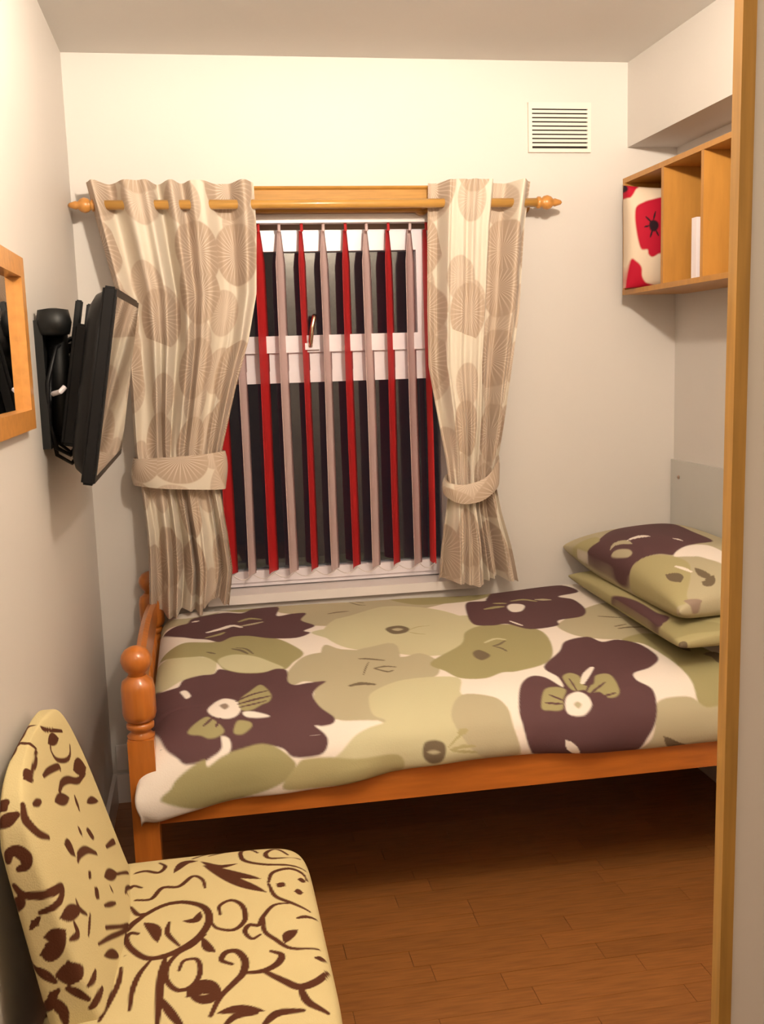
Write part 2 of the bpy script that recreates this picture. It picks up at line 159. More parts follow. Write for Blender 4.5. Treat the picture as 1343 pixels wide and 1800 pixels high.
  ('stroke', 'brown', [(0.1578, 1.7821, 0.4193), (0.1374, 1.7792, 0.4303), (0.1214, 1.7706, 0.4345)], 0.0052),
  ('stroke', 'brown', [(-0.216, 1.6271, 0.5137), (-0.204, 1.6866, 0.4894), (-0.1858, 1.7818, 0.4462), (-0.1591, 1.8247, 0.4425)], 0.0052),
  ('stroke', 'brown', [(-0.1142, 1.6745, 0.4462), (-0.1195, 1.6273, 0.4458), (-0.1205, 1.5678, 0.4448), (-0.1214, 1.4949, 0.4416)], 0.007),
  ('stroke', 'brown', [(-0.0902, 1.6319, 0.4463), (-0.0824, 1.6582, 0.4466), (-0.0606, 1.6574, 0.4466), (-0.0551, 1.62, 0.4462), (-0.0672, 1.5846, 0.4456), (-0.0914, 1.5775, 0.4454), (-0.11, 1.6095, 0.4458), (-0.1097, 1.6486, 0.4462), (-0.0935, 1.6818, 0.4465), (-0.0678, 1.7016, 0.4466), (-0.0463, 1.7329, 0.4462)], 0.0052),
  ('leaf', 'brown', [(-0.0511, 1.7248, 0.4463), (-0.0418, 1.6898, 0.4464), (-0.0302, 1.6737, 0.4463)], 0.009),
  ('leaf', 'brown', [(-0.0758, 1.5575, 0.4449), (-0.0517, 1.5776, 0.4454), (-0.0223, 1.5572, 0.4445)], 0.02),
  ('leaf', 'brown', [(-0.0715, 1.5566, 0.4449), (-0.0453, 1.5441, 0.4444), (-0.0232, 1.5553, 0.4445)], 0.012),
  ('stroke', 'brown', [(-0.0393, 1.503, 0.4423), (-0.0235, 1.5454, 0.4442), (-0.0004, 1.5787, 0.4446), (0.015, 1.6027, 0.4445), (0.0202, 1.6378, 0.4447), (0.0074, 1.6693, 0.4453), (-0.0115, 1.6684, 0.4458), (-0.019, 1.6464, 0.4459), (-0.0023, 1.6319, 0.4454)], 0.007),
  ('stroke', 'brown', [(0.015, 1.6027, 0.4445), (0.0507, 1.6049, 0.4431), (0.0751, 1.6236, 0.4416), (0.0826, 1.648, 0.441), (0.066, 1.6608, 0.4423)], 0.007),
  ('stroke', 'brown', [(0.0506, 1.6026, 0.443), (0.0803, 1.5723, 0.441), (0.1056, 1.5527, 0.4385), (0.1345, 1.5694, 0.4335), (0.1568, 1.605, 0.4229)], 0.009),
  ('stroke', 'brown', [(0.1056, 1.5527, 0.4385), (0.1149, 1.5124, 0.4367), (0.1427, 1.4884, 0.4294)], 0.008),
  ('leaf', 'brown', [(-0.0286, 1.5073, 0.4425), (0.0059, 1.5107, 0.4422), (0.0441, 1.4995, 0.4406)], 0.01),
  ('stroke', 'brown', [(0.0422, 1.4699, 0.4384), (0.0651, 1.4909, 0.4394), (0.1042, 1.4926, 0.4371)], 0.008),
  ('stroke', 'brown', [(-0.1396, 1.673, 0.4455), (-0.156, 1.6372, 0.4448), (-0.1646, 1.5938, 0.4441), (-0.1659, 1.5444, 0.443)], 0.0052),
  ('leaf', 'brown', [(-0.1831, 1.7031, 0.4435), (-0.1998, 1.6716, 0.4674), (-0.2092, 1.6311, 0.4898)], 0.009),
  ('stroke', 'brown', [(-0.1172, 1.56, 0.4446), (-0.1011, 1.5222, 0.4434), (-0.0836, 1.487, 0.4412)], 0.008),
  ('stroke', 'brown', [(-0.2228, 1.5356, 0.4621), (-0.2129, 1.5468, 0.4697), (-0.208, 1.5716, 0.4696)], 0.008),
  ('stroke', 'brown', [(-0.1874, 1.6667, 0.4434), (-0.1887, 1.6235, 0.4433), (-0.1998, 1.571, 0.4448), (-0.2113, 1.5299, 0.4408)], 0.0052),
  ('stroke', 'brown', [(0.1425, 1.6415, 0.4304), (0.1567, 1.6428, 0.4225)], 0.008),
  ('stroke', 'brown', [(-0.2128, 1.7165, 0.532), (-0.2016, 1.7825, 0.4995)], 0.0052),
  ('stroke', 'brown', [(-0.1138, 2.0953, 0.4174), (-0.0666, 2.0953, 0.4175)], 0.0052),
  ('stroke', 'brown', [(-0.2065, 1.7962, 0.514), (-0.2104, 1.7948, 0.5259)], 0.0052),
  ('stroke', 'brown', [(-0.0165, 1.4801, 0.4403), (0.001, 1.4954, 0.4413), (0.031, 1.4965, 0.4408)], 0.007),
  ('stroke', 'brown', [(-0.3387, 1.7259, 0.8234), (-0.338, 1.7825, 0.8227), (-0.338, 1.837, 0.8202), (-0.3113, 1.8548, 0.8095), (-0.2945, 1.9444, 0.772)], 0.006),
  ('stroke', 'brown', [(-0.3387, 1.7259, 0.8234), (-0.335, 1.746, 0.8261), (-0.3199, 1.7413, 0.8263), (-0.3108, 1.7584, 0.8095)], 0.006),
  ('stroke', 'brown', [(-0.3386, 1.6764, 0.8227), (-0.3387, 1.707, 0.8235), (-0.3387, 1.7377, 0.8232)], 0.006),
  ('leaf', 'brown', [(-0.3043, 1.8408, 0.7874), (-0.301, 1.8775, 0.7817), (-0.2963, 1.9078, 0.7717)], 0.012),
  ('stroke', 'brown', [(-0.3022, 1.8512, 0.7816), (-0.2997, 1.839, 0.7726), (-0.2934, 1.8496, 0.7528), (-0.2855, 1.8984, 0.7311), (-0.2822, 1.9354, 0.7268), (-0.2841, 1.9578, 0.7378)], 0.005),
  ('stroke', 'brown', [(-0.3108, 1.7584, 0.8095), (-0.3052, 1.7085, 0.8048), (-0.3037, 1.6374, 0.8091)], 0.006),
  ('leaf', 'brown', [(-0.3081, 1.6164, 0.8138), (-0.304, 1.6396, 0.8097), (-0.3042, 1.6584, 0.8096)], 0.013),
  ('stroke', 'brown', [(-0.2945, 1.7092, 0.7786), (-0.2945, 1.764, 0.7658), (-0.2901, 1.8417, 0.7422), (-0.2877, 1.843, 0.7347)], 0.007),
  ('leaf', 'brown', [(-0.2761, 1.9225, 0.7014), (-0.2706, 1.9678, 0.6897), (-0.2645, 2.0082, 0.6711)], 0.018),
  ('stroke', 'brown', [(-0.2796, 1.7627, 0.7261), (-0.282, 1.8142, 0.7209), (-0.2787, 1.8662, 0.7056), (-0.2699, 1.9242, 0.6789), (-0.2642, 1.9872, 0.6685)], 0.008),
  ('leaf', 'brown', [(-0.2776, 1.6975, 0.7366), (-0.2751, 1.7556, 0.7157), (-0.2722, 1.8161, 0.6924)], 0.012),
  ('leaf', 'brown', [(-0.2568, 1.9236, 0.6335), (-0.2521, 1.9657, 0.62), (-0.2456, 2.0058, 0.5999)], 0.008),
  ('stroke', 'brown', [(-0.268, 1.8609, 0.6725), (-0.2615, 1.8475, 0.6555)], 0.01),
  ('leaf', 'brown', [(-0.2474, 1.8241, 0.622), (-0.2405, 1.8605, 0.5937)], 0.012),
  ('leaf', 'brown', [(-0.2549, 1.7749, 0.6559), (-0.2479, 1.7682, 0.6385)], 0.01),
  ('leaf', 'brown', [(-0.2595, 1.6461, 0.684), (-0.2545, 1.665, 0.6696), (-0.2483, 1.6723, 0.6497)], 0.014),
  ('stroke', 'brown', [(-0.245, 1.6744, 0.6389), (-0.2448, 1.6985, 0.6394), (-0.2402, 1.7535, 0.6199), (-0.2319, 1.8127, 0.5832)], 0.008),
  ('stroke', 'brown', [(-0.2269, 1.9204, 0.5421), (-0.2216, 1.9973, 0.5153), (-0.2196, 2.0089, 0.5076)], 0.007),
  ('leaf', 'brown', [(-0.2335, 1.7049, 0.6029), (-0.23, 1.7052, 0.591)], 0.012),
  ('leaf', 'brown', [(-0.2252, 1.7029, 0.5739), (-0.2194, 1.7038, 0.5532)], 0.014),
  ('leaf', 'brown', [(-0.2179, 1.7855, 0.5494), (-0.2133, 1.8412, 0.5252), (-0.2087, 1.9019, 0.4968)], 0.012),
  ('stroke', 'brown', [(-0.338, 1.5602, 0.7649), (-0.3265, 1.5572, 0.7736), (-0.3136, 1.5605, 0.7792)], 0.011),
  ('stroke', 'brown', [(-0.3387, 1.573, 0.785), (-0.3302, 1.5737, 0.7952)], 0.012),
  ('stroke', 'brown', [(-0.3043, 1.5725, 0.79), (-0.2988, 1.5601, 0.7691), (-0.2855, 1.5708, 0.7424), (-0.2749, 1.5966, 0.7216)], 0.008),
  ('stroke', 'brown', [(-0.2931, 1.5961, 0.7784), (-0.2877, 1.6279, 0.7697)], 0.007),
  ('stroke', 'brown', [(-0.3275, 1.543, 0.7148), (-0.3241, 1.5439, 0.7268), (-0.3124, 1.544, 0.7282), (-0.3015, 1.5428, 0.7175), (-0.3023, 1.5417, 0.7052), (-0.3116, 1.5414, 0.7008)], 0.01),
  ('stroke', 'brown', [(-0.3214, 1.541, 0.6749), (-0.3095, 1.5396, 0.6596), (-0.289, 1.5395, 0.6557), (-0.2672, 1.5508, 0.6541), (-0.2578, 1.576, 0.6454), (-0.2582, 1.5623, 0.635), (-0.2675, 1.5416, 0.6329), (-0.2858, 1.5388, 0.628)], 0.008),
  ('stroke', 'brown', [(-0.32, 1.5448, 0.635), (-0.3122, 1.5396, 0.6571)], 0.01),
  ('leaf', 'brown', [(-0.2589, 1.5445, 0.6125), (-0.2472, 1.5737, 0.6035), (-0.2365, 1.6132, 0.5862)], 0.013),
  ('leaf', 'brown', [(-0.2836, 1.5378, 0.5874), (-0.2678, 1.5379, 0.5882), (-0.2526, 1.5445, 0.5911)], 0.012),
  ('leaf', 'brown', [(-0.2909, 1.5372, 0.5593), (-0.2749, 1.5372, 0.563), (-0.2527, 1.5425, 0.5864)], 0.016),
  ('leaf', 'brown', [(-0.2998, 1.5385, 0.6155), (-0.2912, 1.5383, 0.6086)], 0.014),
  ('stroke', 'brown', [(-0.2462, 1.547, 0.574), (-0.2384, 1.5694, 0.5688), (-0.2428, 1.5717, 0.5861)], 0.007),
  ('leaf', 'brown', [(-0.2513, 1.5369, 0.5422), (-0.2501, 1.5363, 0.5216), (-0.2527, 1.5358, 0.5043)], 0.022),
  ('stroke', 'brown', [(-0.3068, 1.5493, 0.5425), (-0.2881, 1.5366, 0.5268), (-0.2732, 1.5361, 0.5131)], 0.008),
  ('leaf', 'brown', [(-0.2811, 1.5359, 0.4965), (-0.2725, 1.5354, 0.4866)], 0.014),
  ('stroke', 'brown', [(-0.3067, 1.6134, 0.408), (-0.2841, 1.5365, 0.4757), (-0.2661, 1.5349, 0.465), (-0.2623, 1.5345, 0.4437)], 0.01),
  ('stroke', 'brown', [(-0.2426, 1.6063, 0.6061), (-0.2383, 1.6069, 0.5899), (-0.2307, 1.6255, 0.5693)], 0.005),
  ('stroke', 'brown', [(-0.227, 1.6392, 0.5612), (-0.2272, 1.6019, 0.5453)], 0.005),
  ('stroke', 'brown', [(-0.2246, 1.5419, 0.4964), (-0.2183, 1.5599, 0.4962), (-0.2168, 1.5751, 0.4986)], 0.007),
  ('stroke', 'brown', [(-0.2557, 1.5357, 0.4989), (-0.243, 1.5355, 0.4912), (-0.2254, 1.5363, 0.4761)], 0.007),
 ],
}

R_ = random.Random(7)
C = bpy.context.scene.collection
SC = bpy.context.scene
PI = math.pi

# ------------------------------------------------------------ camera, world, light, exposure
cam_d = bpy.data.cameras.new('camera'); cam = bpy.data.objects.new('camera', cam_d); C.objects.link(cam)
rt = Vector((0.98428509, -0.17375537, -0.0314949)); up = Vector((0.05629905, 0.13973, 0.98858785)); fw = Vector((0.16737166, 0.97482542, -0.14731642))
m = Matrix((rt, up, -fw)).transposed().to_4x4(); m.translation = (0, 0, 1.45)
cam.matrix_world = m
cam_d.sensor_fit = 'VERTICAL'; cam_d.sensor_height = 36.0; cam_d.lens = 36.0 * 1805.32 / 1800.0
cam_d.clip_start = 0.02
SC.camera = cam
w = bpy.data.worlds.new('night'); SC.world = w; w.use_nodes = True
w.node_tree.nodes['Background'].inputs['Color'].default_value = (0.012, 0.009, 0.011, 1)
w.node_tree.nodes['Background'].inputs['Strength'].default_value = 0.5

def lamp(name, loc, power, col, size, down=1.0):
    d = bpy.data.lights.new(name, 'POINT'); d.energy = power; d.color = col; d.shadow_soft_size = size
    if down < 1:                                     # a shaded bulb throws its light sideways rather than straight down or up
        d.use_nodes = True; nt = d.node_tree; em = nt.nodes['Emission']
        tc = nt.nodes.new('ShaderNodeTexCoord'); sp = nt.nodes.new('ShaderNodeSeparateXYZ'); cr = nt.nodes.new('ShaderNodeValToRGB')
        ad = nt.nodes.new('ShaderNodeMath'); ad.operation = 'MULTIPLY_ADD'; ad.inputs[1].default_value = .5; ad.inputs[2].default_value = .5
        nt.links.new(tc.outputs['Normal'], sp.inputs[0]); nt.links.new(sp.outputs[2], ad.inputs[0]); nt.links.new(ad.outputs[0], cr.inputs[0])
        el = cr.color_ramp.elements; el[0].position = .06; el[0].color = (down, down, down, 1); el[1].position = .90; el[1].color = (.12, .12, .12, 1)
        for p, v in ((.15, down * 1.3), (.28, .30), (.40, .62), (.48, 1.0), (.53, 1.0), (.66, .30)):
            e = el.new(p); e.color = (v, v, v, 1)
        cr.color_ramp.interpolation = 'B_SPLINE'
        nt.links.new(cr.outputs[0], em.inputs['Strength'])
    o = bpy.data.objects.new(name, d); C.objects.link(o); o.location = loc; return o
lamp('room_bulb', (0.56, 1.20, 2.27), 99, (1.0, 0.89, 0.735), 0.045, .12)
lamp('hall_fill_light', (0.10, -0.65, 2.25), 9.0, (1.0, 0.87, 0.68), 0.08)  # unseen fill behind the camera, added to light the partition's near face
SC.view_settings.view_transform = 'Standard'; SC.view_settings.look = 'None'
SC.view_settings.gamma = 1; SC.view_settings.use_curve_mapping = False
SC.view_settings.exposure = 1.15

# ------------------------------------------------------------ materials
def mat(name, col, rough=0.6, metal=0.0, spec=0.5, noise=None, bump=None, coat=0.0, attr=None, sheen=0.0):
    """noise=(scale, amount, stretch xyz), bump=(scale, strength)"""
    mt = bpy.data.materials.new(name); mt.use_nodes = True; nt = mt.node_tree; b = nt.nodes['Principled BSDF']
    b.inputs['Roughness'].default_value = rough; b.inputs['Metallic'].default_value = metal
    b.inputs['Specular IOR Level'].default_value = spec; b.inputs['Coat Weight'].default_value = coat
    b.inputs['Sheen Weight'].default_value = sheen
    b.inputs['Base Color'].default_value = (*col, 1)
    tc = nt.nodes.new('ShaderNodeTexCoord')
    src = None
    if attr:
        a = nt.nodes.new('ShaderNodeVertexColor'); a.layer_name = attr; src = a.outputs['Color']
        nt.links.new(src, b.inputs['Base Color'])
    if noise:
        mp = nt.nodes.new('ShaderNodeMapping'); mp.inputs['Scale'].default_value = noise[2] if len(noise) > 2 else (1, 1, 1)
        nz = nt.nodes.new('ShaderNodeTexNoise'); nz.inputs['Scale'].default_value = noise[0]; nz.inputs['Detail'].default_value = 5
        nt.links.new(tc.outputs['Object'], mp.inputs['Vector']); nt.links.new(mp.outputs['Vector'], nz.inputs['Vector'])
        mr = nt.nodes.new('ShaderNodeMapRange'); mr.inputs['From Min'].default_value = .25; mr.inputs['From Max'].default_value = .75
        mr.inputs['To Min'].default_value = 1 - noise[1]; mr.inputs['To Max'].default_value = 1 + noise[1] * .6
        nt.links.new(nz.outputs['Fac'], mr.inputs['Value'])
        mx = nt.nodes.new('ShaderNodeVectorMath'); mx.operation = 'SCALE'
        if src: nt.links.new(src, mx.inputs[0])
        else: mx.inputs[0].default_value = col
        nt.links.new(mr.outputs['Result'], mx.inputs['Scale']); nt.links.new(mx.outputs[0], b.inputs['Base Color'])
    if bump:
        n2 = nt.nodes.new('ShaderNodeTexNoise'); n2.inputs['Scale'].default_value = bump[0]; n2.inputs['Detail'].default_value = 4
        nt.links.new(tc.outputs['Object'], n2.inputs['Vector'])
        bp = nt.nodes.new('ShaderNodeBump'); bp.inputs['Strength'].default_value = bump[1]; bp.inputs['Distance'].default_value = .004
        nt.links.new(n2.outputs['Fac'], bp.inputs['Height']); nt.links.new(bp.outputs[0], b.inputs['Normal'])
    return mt

M = {}
M['wall'] = mat('wall_paint', (.62, .575, .535), .55, noise=(2.5, .025), bump=(60, .06))
M['wall_near'] = mat('wall_paint_partition', (.80, .71, .62), .55, noise=(2.5, .025), bump=(60, .06))
M['ceil'] = mat('ceiling_paint', (.70, .675, .64), .8, noise=(2, .03), bump=(70, .08))
M['hall'] = mat('hall_low_bounce', (.22, .17, .13), .7)  # unseen wall behind the camera, coloured dark to cut bounced light
M['gloss'] = mat('white_gloss_paint', (.74, .68, .66), .3)
M['upvc'] = mat('white_plastic_frame', (.78, .72, .76), .28)
M['grille'] = mat('vent_plastic', (.74, .66, .58), .45)
M['gap'] = mat('vent_dark', (.02, .015, .012), .9)
M['pine'] = mat('orange_pine', (.50, .150, .022), .32, noise=(7, .22, (1, 8, 8)), coat=.3)
M['pine_v'] = mat('orange_pine_turned', (.50, .150, .022), .28, noise=(7, .22, (8, 8, 1)), coat=.4)
M['oak'] = mat('honey_oak_lacquer', (.52, .27, .060), .3, noise=(9, .18, (1, 14, 14)), coat=.3)
M['oak_mirror'] = mat('honey_frame', (.55, .24, .055), .35, noise=(9, .18, (6, 6, 6)), coat=.2)
M['pelmet'] = mat('honey_oak_board', (.47, .235, .050), .5, spec=.25, noise=(9, .18, (1, 14, 14)))
M['trimwood'] = mat('door_lining_wood', (.52, .27, .06), .4, noise=(8, .25, (14, 14, 1)), coat=.2)
M['beech'] = mat('beech_laminate', (.47, .215, .042), .4, noise=(8, .14, (6, 6, 1)))
M['black'] = mat('black_plastic', (.006, .0055, .006), .42, spec=.22)
M['blackm'] = mat('black_bracket_steel', (.005, .005, .005), .5, metal=.2)
M['screen'] = mat('tv_screen', (.03, .03, .03), .09, spec=1.0, coat=1.0)
M['mirror'] = mat('mirror_glass', (.9, .9, .9), .02, metal=1.0)
M['white'] = mat('white_card', (.78, .70, .72), .5, noise=(20, .03))
M['chrome'] = mat('brass_chrome', (.75, .6, .42), .22, metal=1.0)
M['panel'] = mat('pale_grey_panel', (.52, .50, .465), .45, noise=(6, .03))
M['legwood'] = mat('dark_leg_wood', (.08, .03, .015), .4, noise=(9, .2))
M['sheet'] = mat('mattress_cotton', (.72, .66, .6), .8, bump=(200, .2))
M['redslat'] = mat('red_blind_fabric', (.50, .012, .014), .6, bump=(300, .2))
M['pinkslat'] = mat('pale_pink_blind_fabric', (.62, .46, .44), .6, bump=(300, .2))
M['chain'] = mat('white_plastic_chain', (.6, .52, .5), .5)
M['print'] = mat('printed_cotton', (1, 1, 1), .75, attr='print', bump=(260, .12), spec=.2)
M['velvet'] = mat('chenille_upholstery', (1, 1, 1), .8, attr='print', bump=(350, .25), spec=.15)
M['reveal'] = mat('reveal_shade_fixing_brown', (.36, .25, .19), .6, noise=(5, .1))  # reveal's shade put into the colour; also used for the panel fixing

def glass_mat():
    mt = bpy.data.materials.new('window_glass'); mt.use_nodes = True; nt = mt.node_tree
    nt.nodes.remove(nt.nodes['Principled BSDF']); out = nt.nodes['Material Output']
    gl = nt.nodes.new('ShaderNodeBsdfGlossy'); gl.inputs['Roughness'].default_value = .03
    tr = nt.nodes.new('ShaderNodeBsdfTransparent'); tr.inputs['Color'].default_value = (.85, .88, .9, 1)
    fr = nt.nodes.new('ShaderNodeFresnel'); fr.inputs['IOR'].default_value = 1.7
    mx = nt.nodes.new('ShaderNodeMixShader')
    nt.links.new(fr.outputs[0], mx.inputs[0]); nt.links.new(tr.outputs[0], mx.inputs[1]); nt.links.new(gl.outputs[0], mx.inputs[2])
    nt.links.new(mx.outputs[0], out.inputs[0]); return mt
M['glass'] = glass_mat()

def floor_mat():
    mt = mat('oak_laminate', (.29, .112, .030), .38, noise=(5, .30, (2.2, 22, 1)), coat=.15)
    nt = mt.node_tree; b = nt.nodes['Principled BSDF']
    oi = nt.nodes.new('ShaderNodeObjectInfo'); old = b.inputs['Base Color'].links[0].from_socket
    mr = nt.nodes.new('ShaderNodeMapRange'); mr.inputs['To Min'].default_value = .91; mr.inputs['To Max'].default_value = 1.08
    nt.links.new(oi.outputs['Random'], mr.inputs['Value'])
    mx = nt.nodes.new('ShaderNodeVectorMath'); mx.operation = 'SCALE'
    nt.links.new(old, mx.inputs[0]); nt.links.new(mr.outputs[0], mx.inputs['Scale']); nt.links.new(mx.outputs[0], b.inputs['Base Color'])
    return mt
M['floor'] = floor_mat()

def curtain_mat():
    """cream cloth with taupe seed-head discs and fine pale rays, laid out on the cloth's own coordinates"""
    mt = bpy.data.materials.new('seedhead_curtain_cloth'); mt.use_nodes = True; nt = mt.node_tree; N = nt.nodes; L = nt.links
    b = N['Principled BSDF']; b.inputs['Roughness'].default_value = .7; b.inputs['Sheen Weight'].default_value = .15
    uv = N.new('ShaderNodeUVMap'); uv.uv_map = 'cloth'
    def disc(scale, seed, radius, rnd):
        mp = N.new('ShaderNodeMapping'); mp.inputs['Location'].default_value = seed; mp.inputs['Scale'].default_value = (scale, scale, 1)
        L.new(uv.outputs[0], mp.inputs['Vector'])
        vo = N.new('ShaderNodeTexVoronoi'); vo.voronoi_dimensions = '2D'; vo.inputs['Scale'].default_value = 1; vo.inputs['Randomness'].default_value = rnd
        L.new(mp.outputs[0], vo.inputs['Vector'])
        sb = N.new('ShaderNodeVectorMath'); sb.operation = 'SUBTRACT'; L.new(mp.outputs[0], sb.inputs[0]); L.new(vo.outputs['Position'], sb.inputs[1])
        sp = N.new('ShaderNodeSeparateXYZ'); L.new(sb.outputs[0], sp.inputs[0])
        at = N.new('ShaderNodeMath'); at.operation = 'ARCTAN2'; L.new(sp.outputs[1], at.inputs[0]); L.new(sp.outputs[0], at.inputs[1])
        ml = N.new('ShaderNodeMath'); ml.operation = 'MULTIPLY'; ml.inputs[1].default_value = 30; L.new(at.outputs[0], ml.inputs[0])
        sn = N.new('ShaderNodeMath'); sn.operation = 'SINE'; L.new(ml.outputs[0], sn.inputs[0])
        ray = N.new('ShaderNodeMapRange'); ray.inputs['From Min'].default_value = .35; ray.inputs['From Max'].default_value = .9; L.new(sn.outputs[0], ray.inputs['Value'])
        # rays thin out to the rim
        rd = N.new('ShaderNodeMapRange'); rd.inputs['From Min'].default_value = radius * 1.0; rd.inputs['From Max'].default_value = radius * .35
        rd.inputs['To Min'].default_value = .15; L.new(vo.outputs['Distance'], rd.inputs['Value'])
        rr = N.new('ShaderNodeMath'); rr.operation = 'MULTIPLY'; L.new(ray.outputs[0], rr.inputs[0]); L.new(rd.outputs[0], rr.inputs[1])
        ins = N.new('ShaderNodeMapRange'); ins.inputs['From Min'].default_value = radius + .02; ins.inputs['From Max'].default_value = radius - .01; L.new(vo.outputs['Distance'], ins.inputs['Value'])
        return ins.outputs[0], rr.outputs[0], vo.outputs['Color']
    i1, r1, c1 = disc(5.0, (0.3, .1, 0), .47, .45)
    i2, r2, c2 = disc(5.6, (5.3, 2.6, 0), .40, .7)
    def mix(f, a, bcol):
        mx = N.new('ShaderNodeMix'); mx.data_type = 'RGBA'; L.new(f, mx.inputs[0])
        for k, v in ((6, a), (7, bcol)):
            if isinstance(v, tuple): mx.inputs[k].default_value = (*v, 1)
            else: L.new(v, mx.inputs[k])
        return mx.outputs[2]
    cream = (.74, .655, .54); taupe = (.50, .375, .275); ray = (.74, .62, .52); taupe2 = (.58, .46, .355)
    a = mix(i2, cream, mix(r2, taupe2, ray))
    sepc = N.new('ShaderNodeSeparateColor'); L.new(c1, sepc.inputs[0])
    gt = N.new('ShaderNodeMath'); gt.operation = 'GREATER_THAN'; gt.inputs[1].default_value = .22; L.new(sepc.outputs[0], gt.inputs[0])
    f = N.new('ShaderNodeMath'); f.operation = 'MULTIPLY'; L.new(gt.outputs[0], f.inputs[0]); L.new(i1, f.inputs[1])
    bcol = mix(f.outputs[0], a, mix(r1, taupe, ray))
    L.new(bcol, b.inputs['Base Color'])
    # slight translucency of thin cloth
    tl = N.new('ShaderNodeBsdfTranslucent'); L.new(bcol, tl.inputs[0])
    ms = N.new('ShaderNodeMixShader'); ms.inputs[0].default_value = .12
    L.new(b.outputs[0], ms.inputs[1]); L.new(tl.outputs[0], ms.inputs[2]); L.new(ms.outputs[0], N['Material Output'].inputs[0])
    return mt
M['curtain'] = curtain_mat()

# ------------------------------------------------------------ mesh helpers
def empty(name, loc, label, cat, group=None):
    o = bpy.data.objects.new(name, None); C.objects.link(o); o.location = loc; tag(o, label, cat, group); o.empty_display_size = .1; return o
def tag(o, label=None, cat=None, group=None, kind=None):
    for k, v in (('label', label), ('category', cat), ('group', group), ('kind', kind)):
        if v: o[k] = v
    return o
def obj(name, bm, mt, parent=None, smooth=False, bevel=0):
    """vertices are in world coordinates; the object is placed at its parent"""
    me = bpy.data.meshes.new(name)
    if bevel:
        bmesh.ops.bevel(bm, geom=[e for e in bm.edges if e.is_manifold and e.calc_face_angle(0) > .5], offset=bevel, segments=2, affect='EDGES', profile=.6)
    if parent is not None:
        p = parent; off = Vector()
        while p is not None: off += p.location; p = p.parent
        bmesh.ops.translate(bm, verts=bm.verts, vec=-off)
    bmesh.ops.recalc_face_normals(bm, faces=bm.faces)
    bm.to_mesh(me); bm.free()
    if smooth: me.shade_smooth()
    if mt: me.materials.append(M[mt] if isinstance(mt, str) else mt)
    o = bpy.data.objects.new(name, me); C.objects.link(o); o.parent = parent; return o
def box(bm, x0, x1, y0, y1, z0, z1, M4=None):
    v = [bm.verts.new((x, y, z)) for x in (x0, x1) for y in (y0, y1) for z in (z0, z1)]
    for f in ((0, 1, 3, 2), (4, 6, 7, 5), (0, 4, 5, 1), (2, 3, 7, 6), (0, 2, 6, 4), (1, 5, 7, 3)): bm.faces.new([v[i] for i in f])
    if M4: bmesh.ops.transform(bm, matrix=M4, verts=v)
    return v
def bx(*a, **k):
    bm = bmesh.new(); box(bm, *a, **k); return bm
def lathe(bm, prof, c, axis='z', n=20):
    """prof: (height, radius) pairs along the axis"""
    rings = []
    for h, r in prof:
        ring = []
        for i in range(n):
            a = 2 * PI * i / n; p = (r * math.cos(a), r * math.sin(a), h)
            if axis == 'x': p = (h, p[0], p[1])
            if axis == 'y': p = (p[0], h, p[1])
            ring.append(bm.verts.new((c[0] + p[0], c[1] + p[1], c[2] + p[2])))
        rings.append(ring)
    for a, b in zip(rings, rings[1:]):
        for i in range(n): bm.faces.new((a[i], a[(i + 1) % n], b[(i + 1) % n], b[i]))
    bm.faces.new(rings[0]); bm.faces.new(rings[-1])
def tube(bm, pts, r, n=8):
    pts = [Vector(p) for p in pts]; rings = []
    for i, p in enumerate(pts):
        d = (pts[min(i + 1, len(pts) - 1)] - pts[max(i - 1, 0)]).normalized()
        a = d.orthogonal().normalized() if i == 0 else (pa - d * pa.dot(d)).normalized()
        pa = a; b = d.cross(a)
        rings.append([bm.verts.new(p + (a * math.cos(2 * PI * k / n) + b * math.sin(2 * PI * k / n)) * r) for k in range(n)])
    for a, b in zip(rings, rings[1:]):
        for k in range(n): bm.faces.new((a[k], a[(k + 1) % n], b[(k + 1) % n], b[k]))
    bm.faces.new(rings[0]); bm.faces.new(rings[-1])
def extrude_poly(bm, poly, axis, a0, a1):
    """poly in the two other axes"""
    def P(p, h): return {'x': (h, p[0], p[1]), 'y': (p[0], h, p[1]), 'z': (p[0], p[1], h)}[axis]
    A = [bm.verts.new(P(p, a0)) for p in poly]; B = [bm.verts.new(P(p, a1)) for p in poly]
    n = len(poly); bm.faces.new(A); bm.faces.new(B[::-1])
    for i in range(n): bm.faces.new((A[i], A[(i + 1) % n], B[(i + 1) % n], B[i]))
def np_mesh(name, V, F, mt, parent=None, uv=None, col=None):
    """big numpy mesh, world coordinates"""
    V = np.asarray(V, dtype=np.float64); p = parent
    while p is not None: V = V - np.array(p.location); p = p.parent
    me = bpy.data.meshes.new(name); F = np.asarray(F, dtype=np.int32)
    me.vertices.add(len(V)); me.vertices.foreach_set('co', V.ravel())
    me.loops.add(F.size); me.loops.foreach_set('vertex_index', F.ravel())
    me.polygons.add(len(F)); me.polygons.foreach_set('loop_start', np.arange(0, F.size, F.shape[1], dtype=np.int32))
    me.update(calc_edges=True); me.validate()
    if uv is not None:
        l = me.uv_layers.new(name='cloth'); l.data.foreach_set('uv', np.asarray(uv)[F.ravel()].ravel())
    if col is not None:
        a = me.color_attributes.new('print', 'FLOAT_COLOR', 'POINT')
        a.data.foreach_set('color', np.c_[col, np.ones(len(col))].ravel())
    me.shade_smooth(); me.materials.append(M[mt])
    o = bpy.data.objects.new(name, me); C.objects.link(o); o.parent = parent; return o
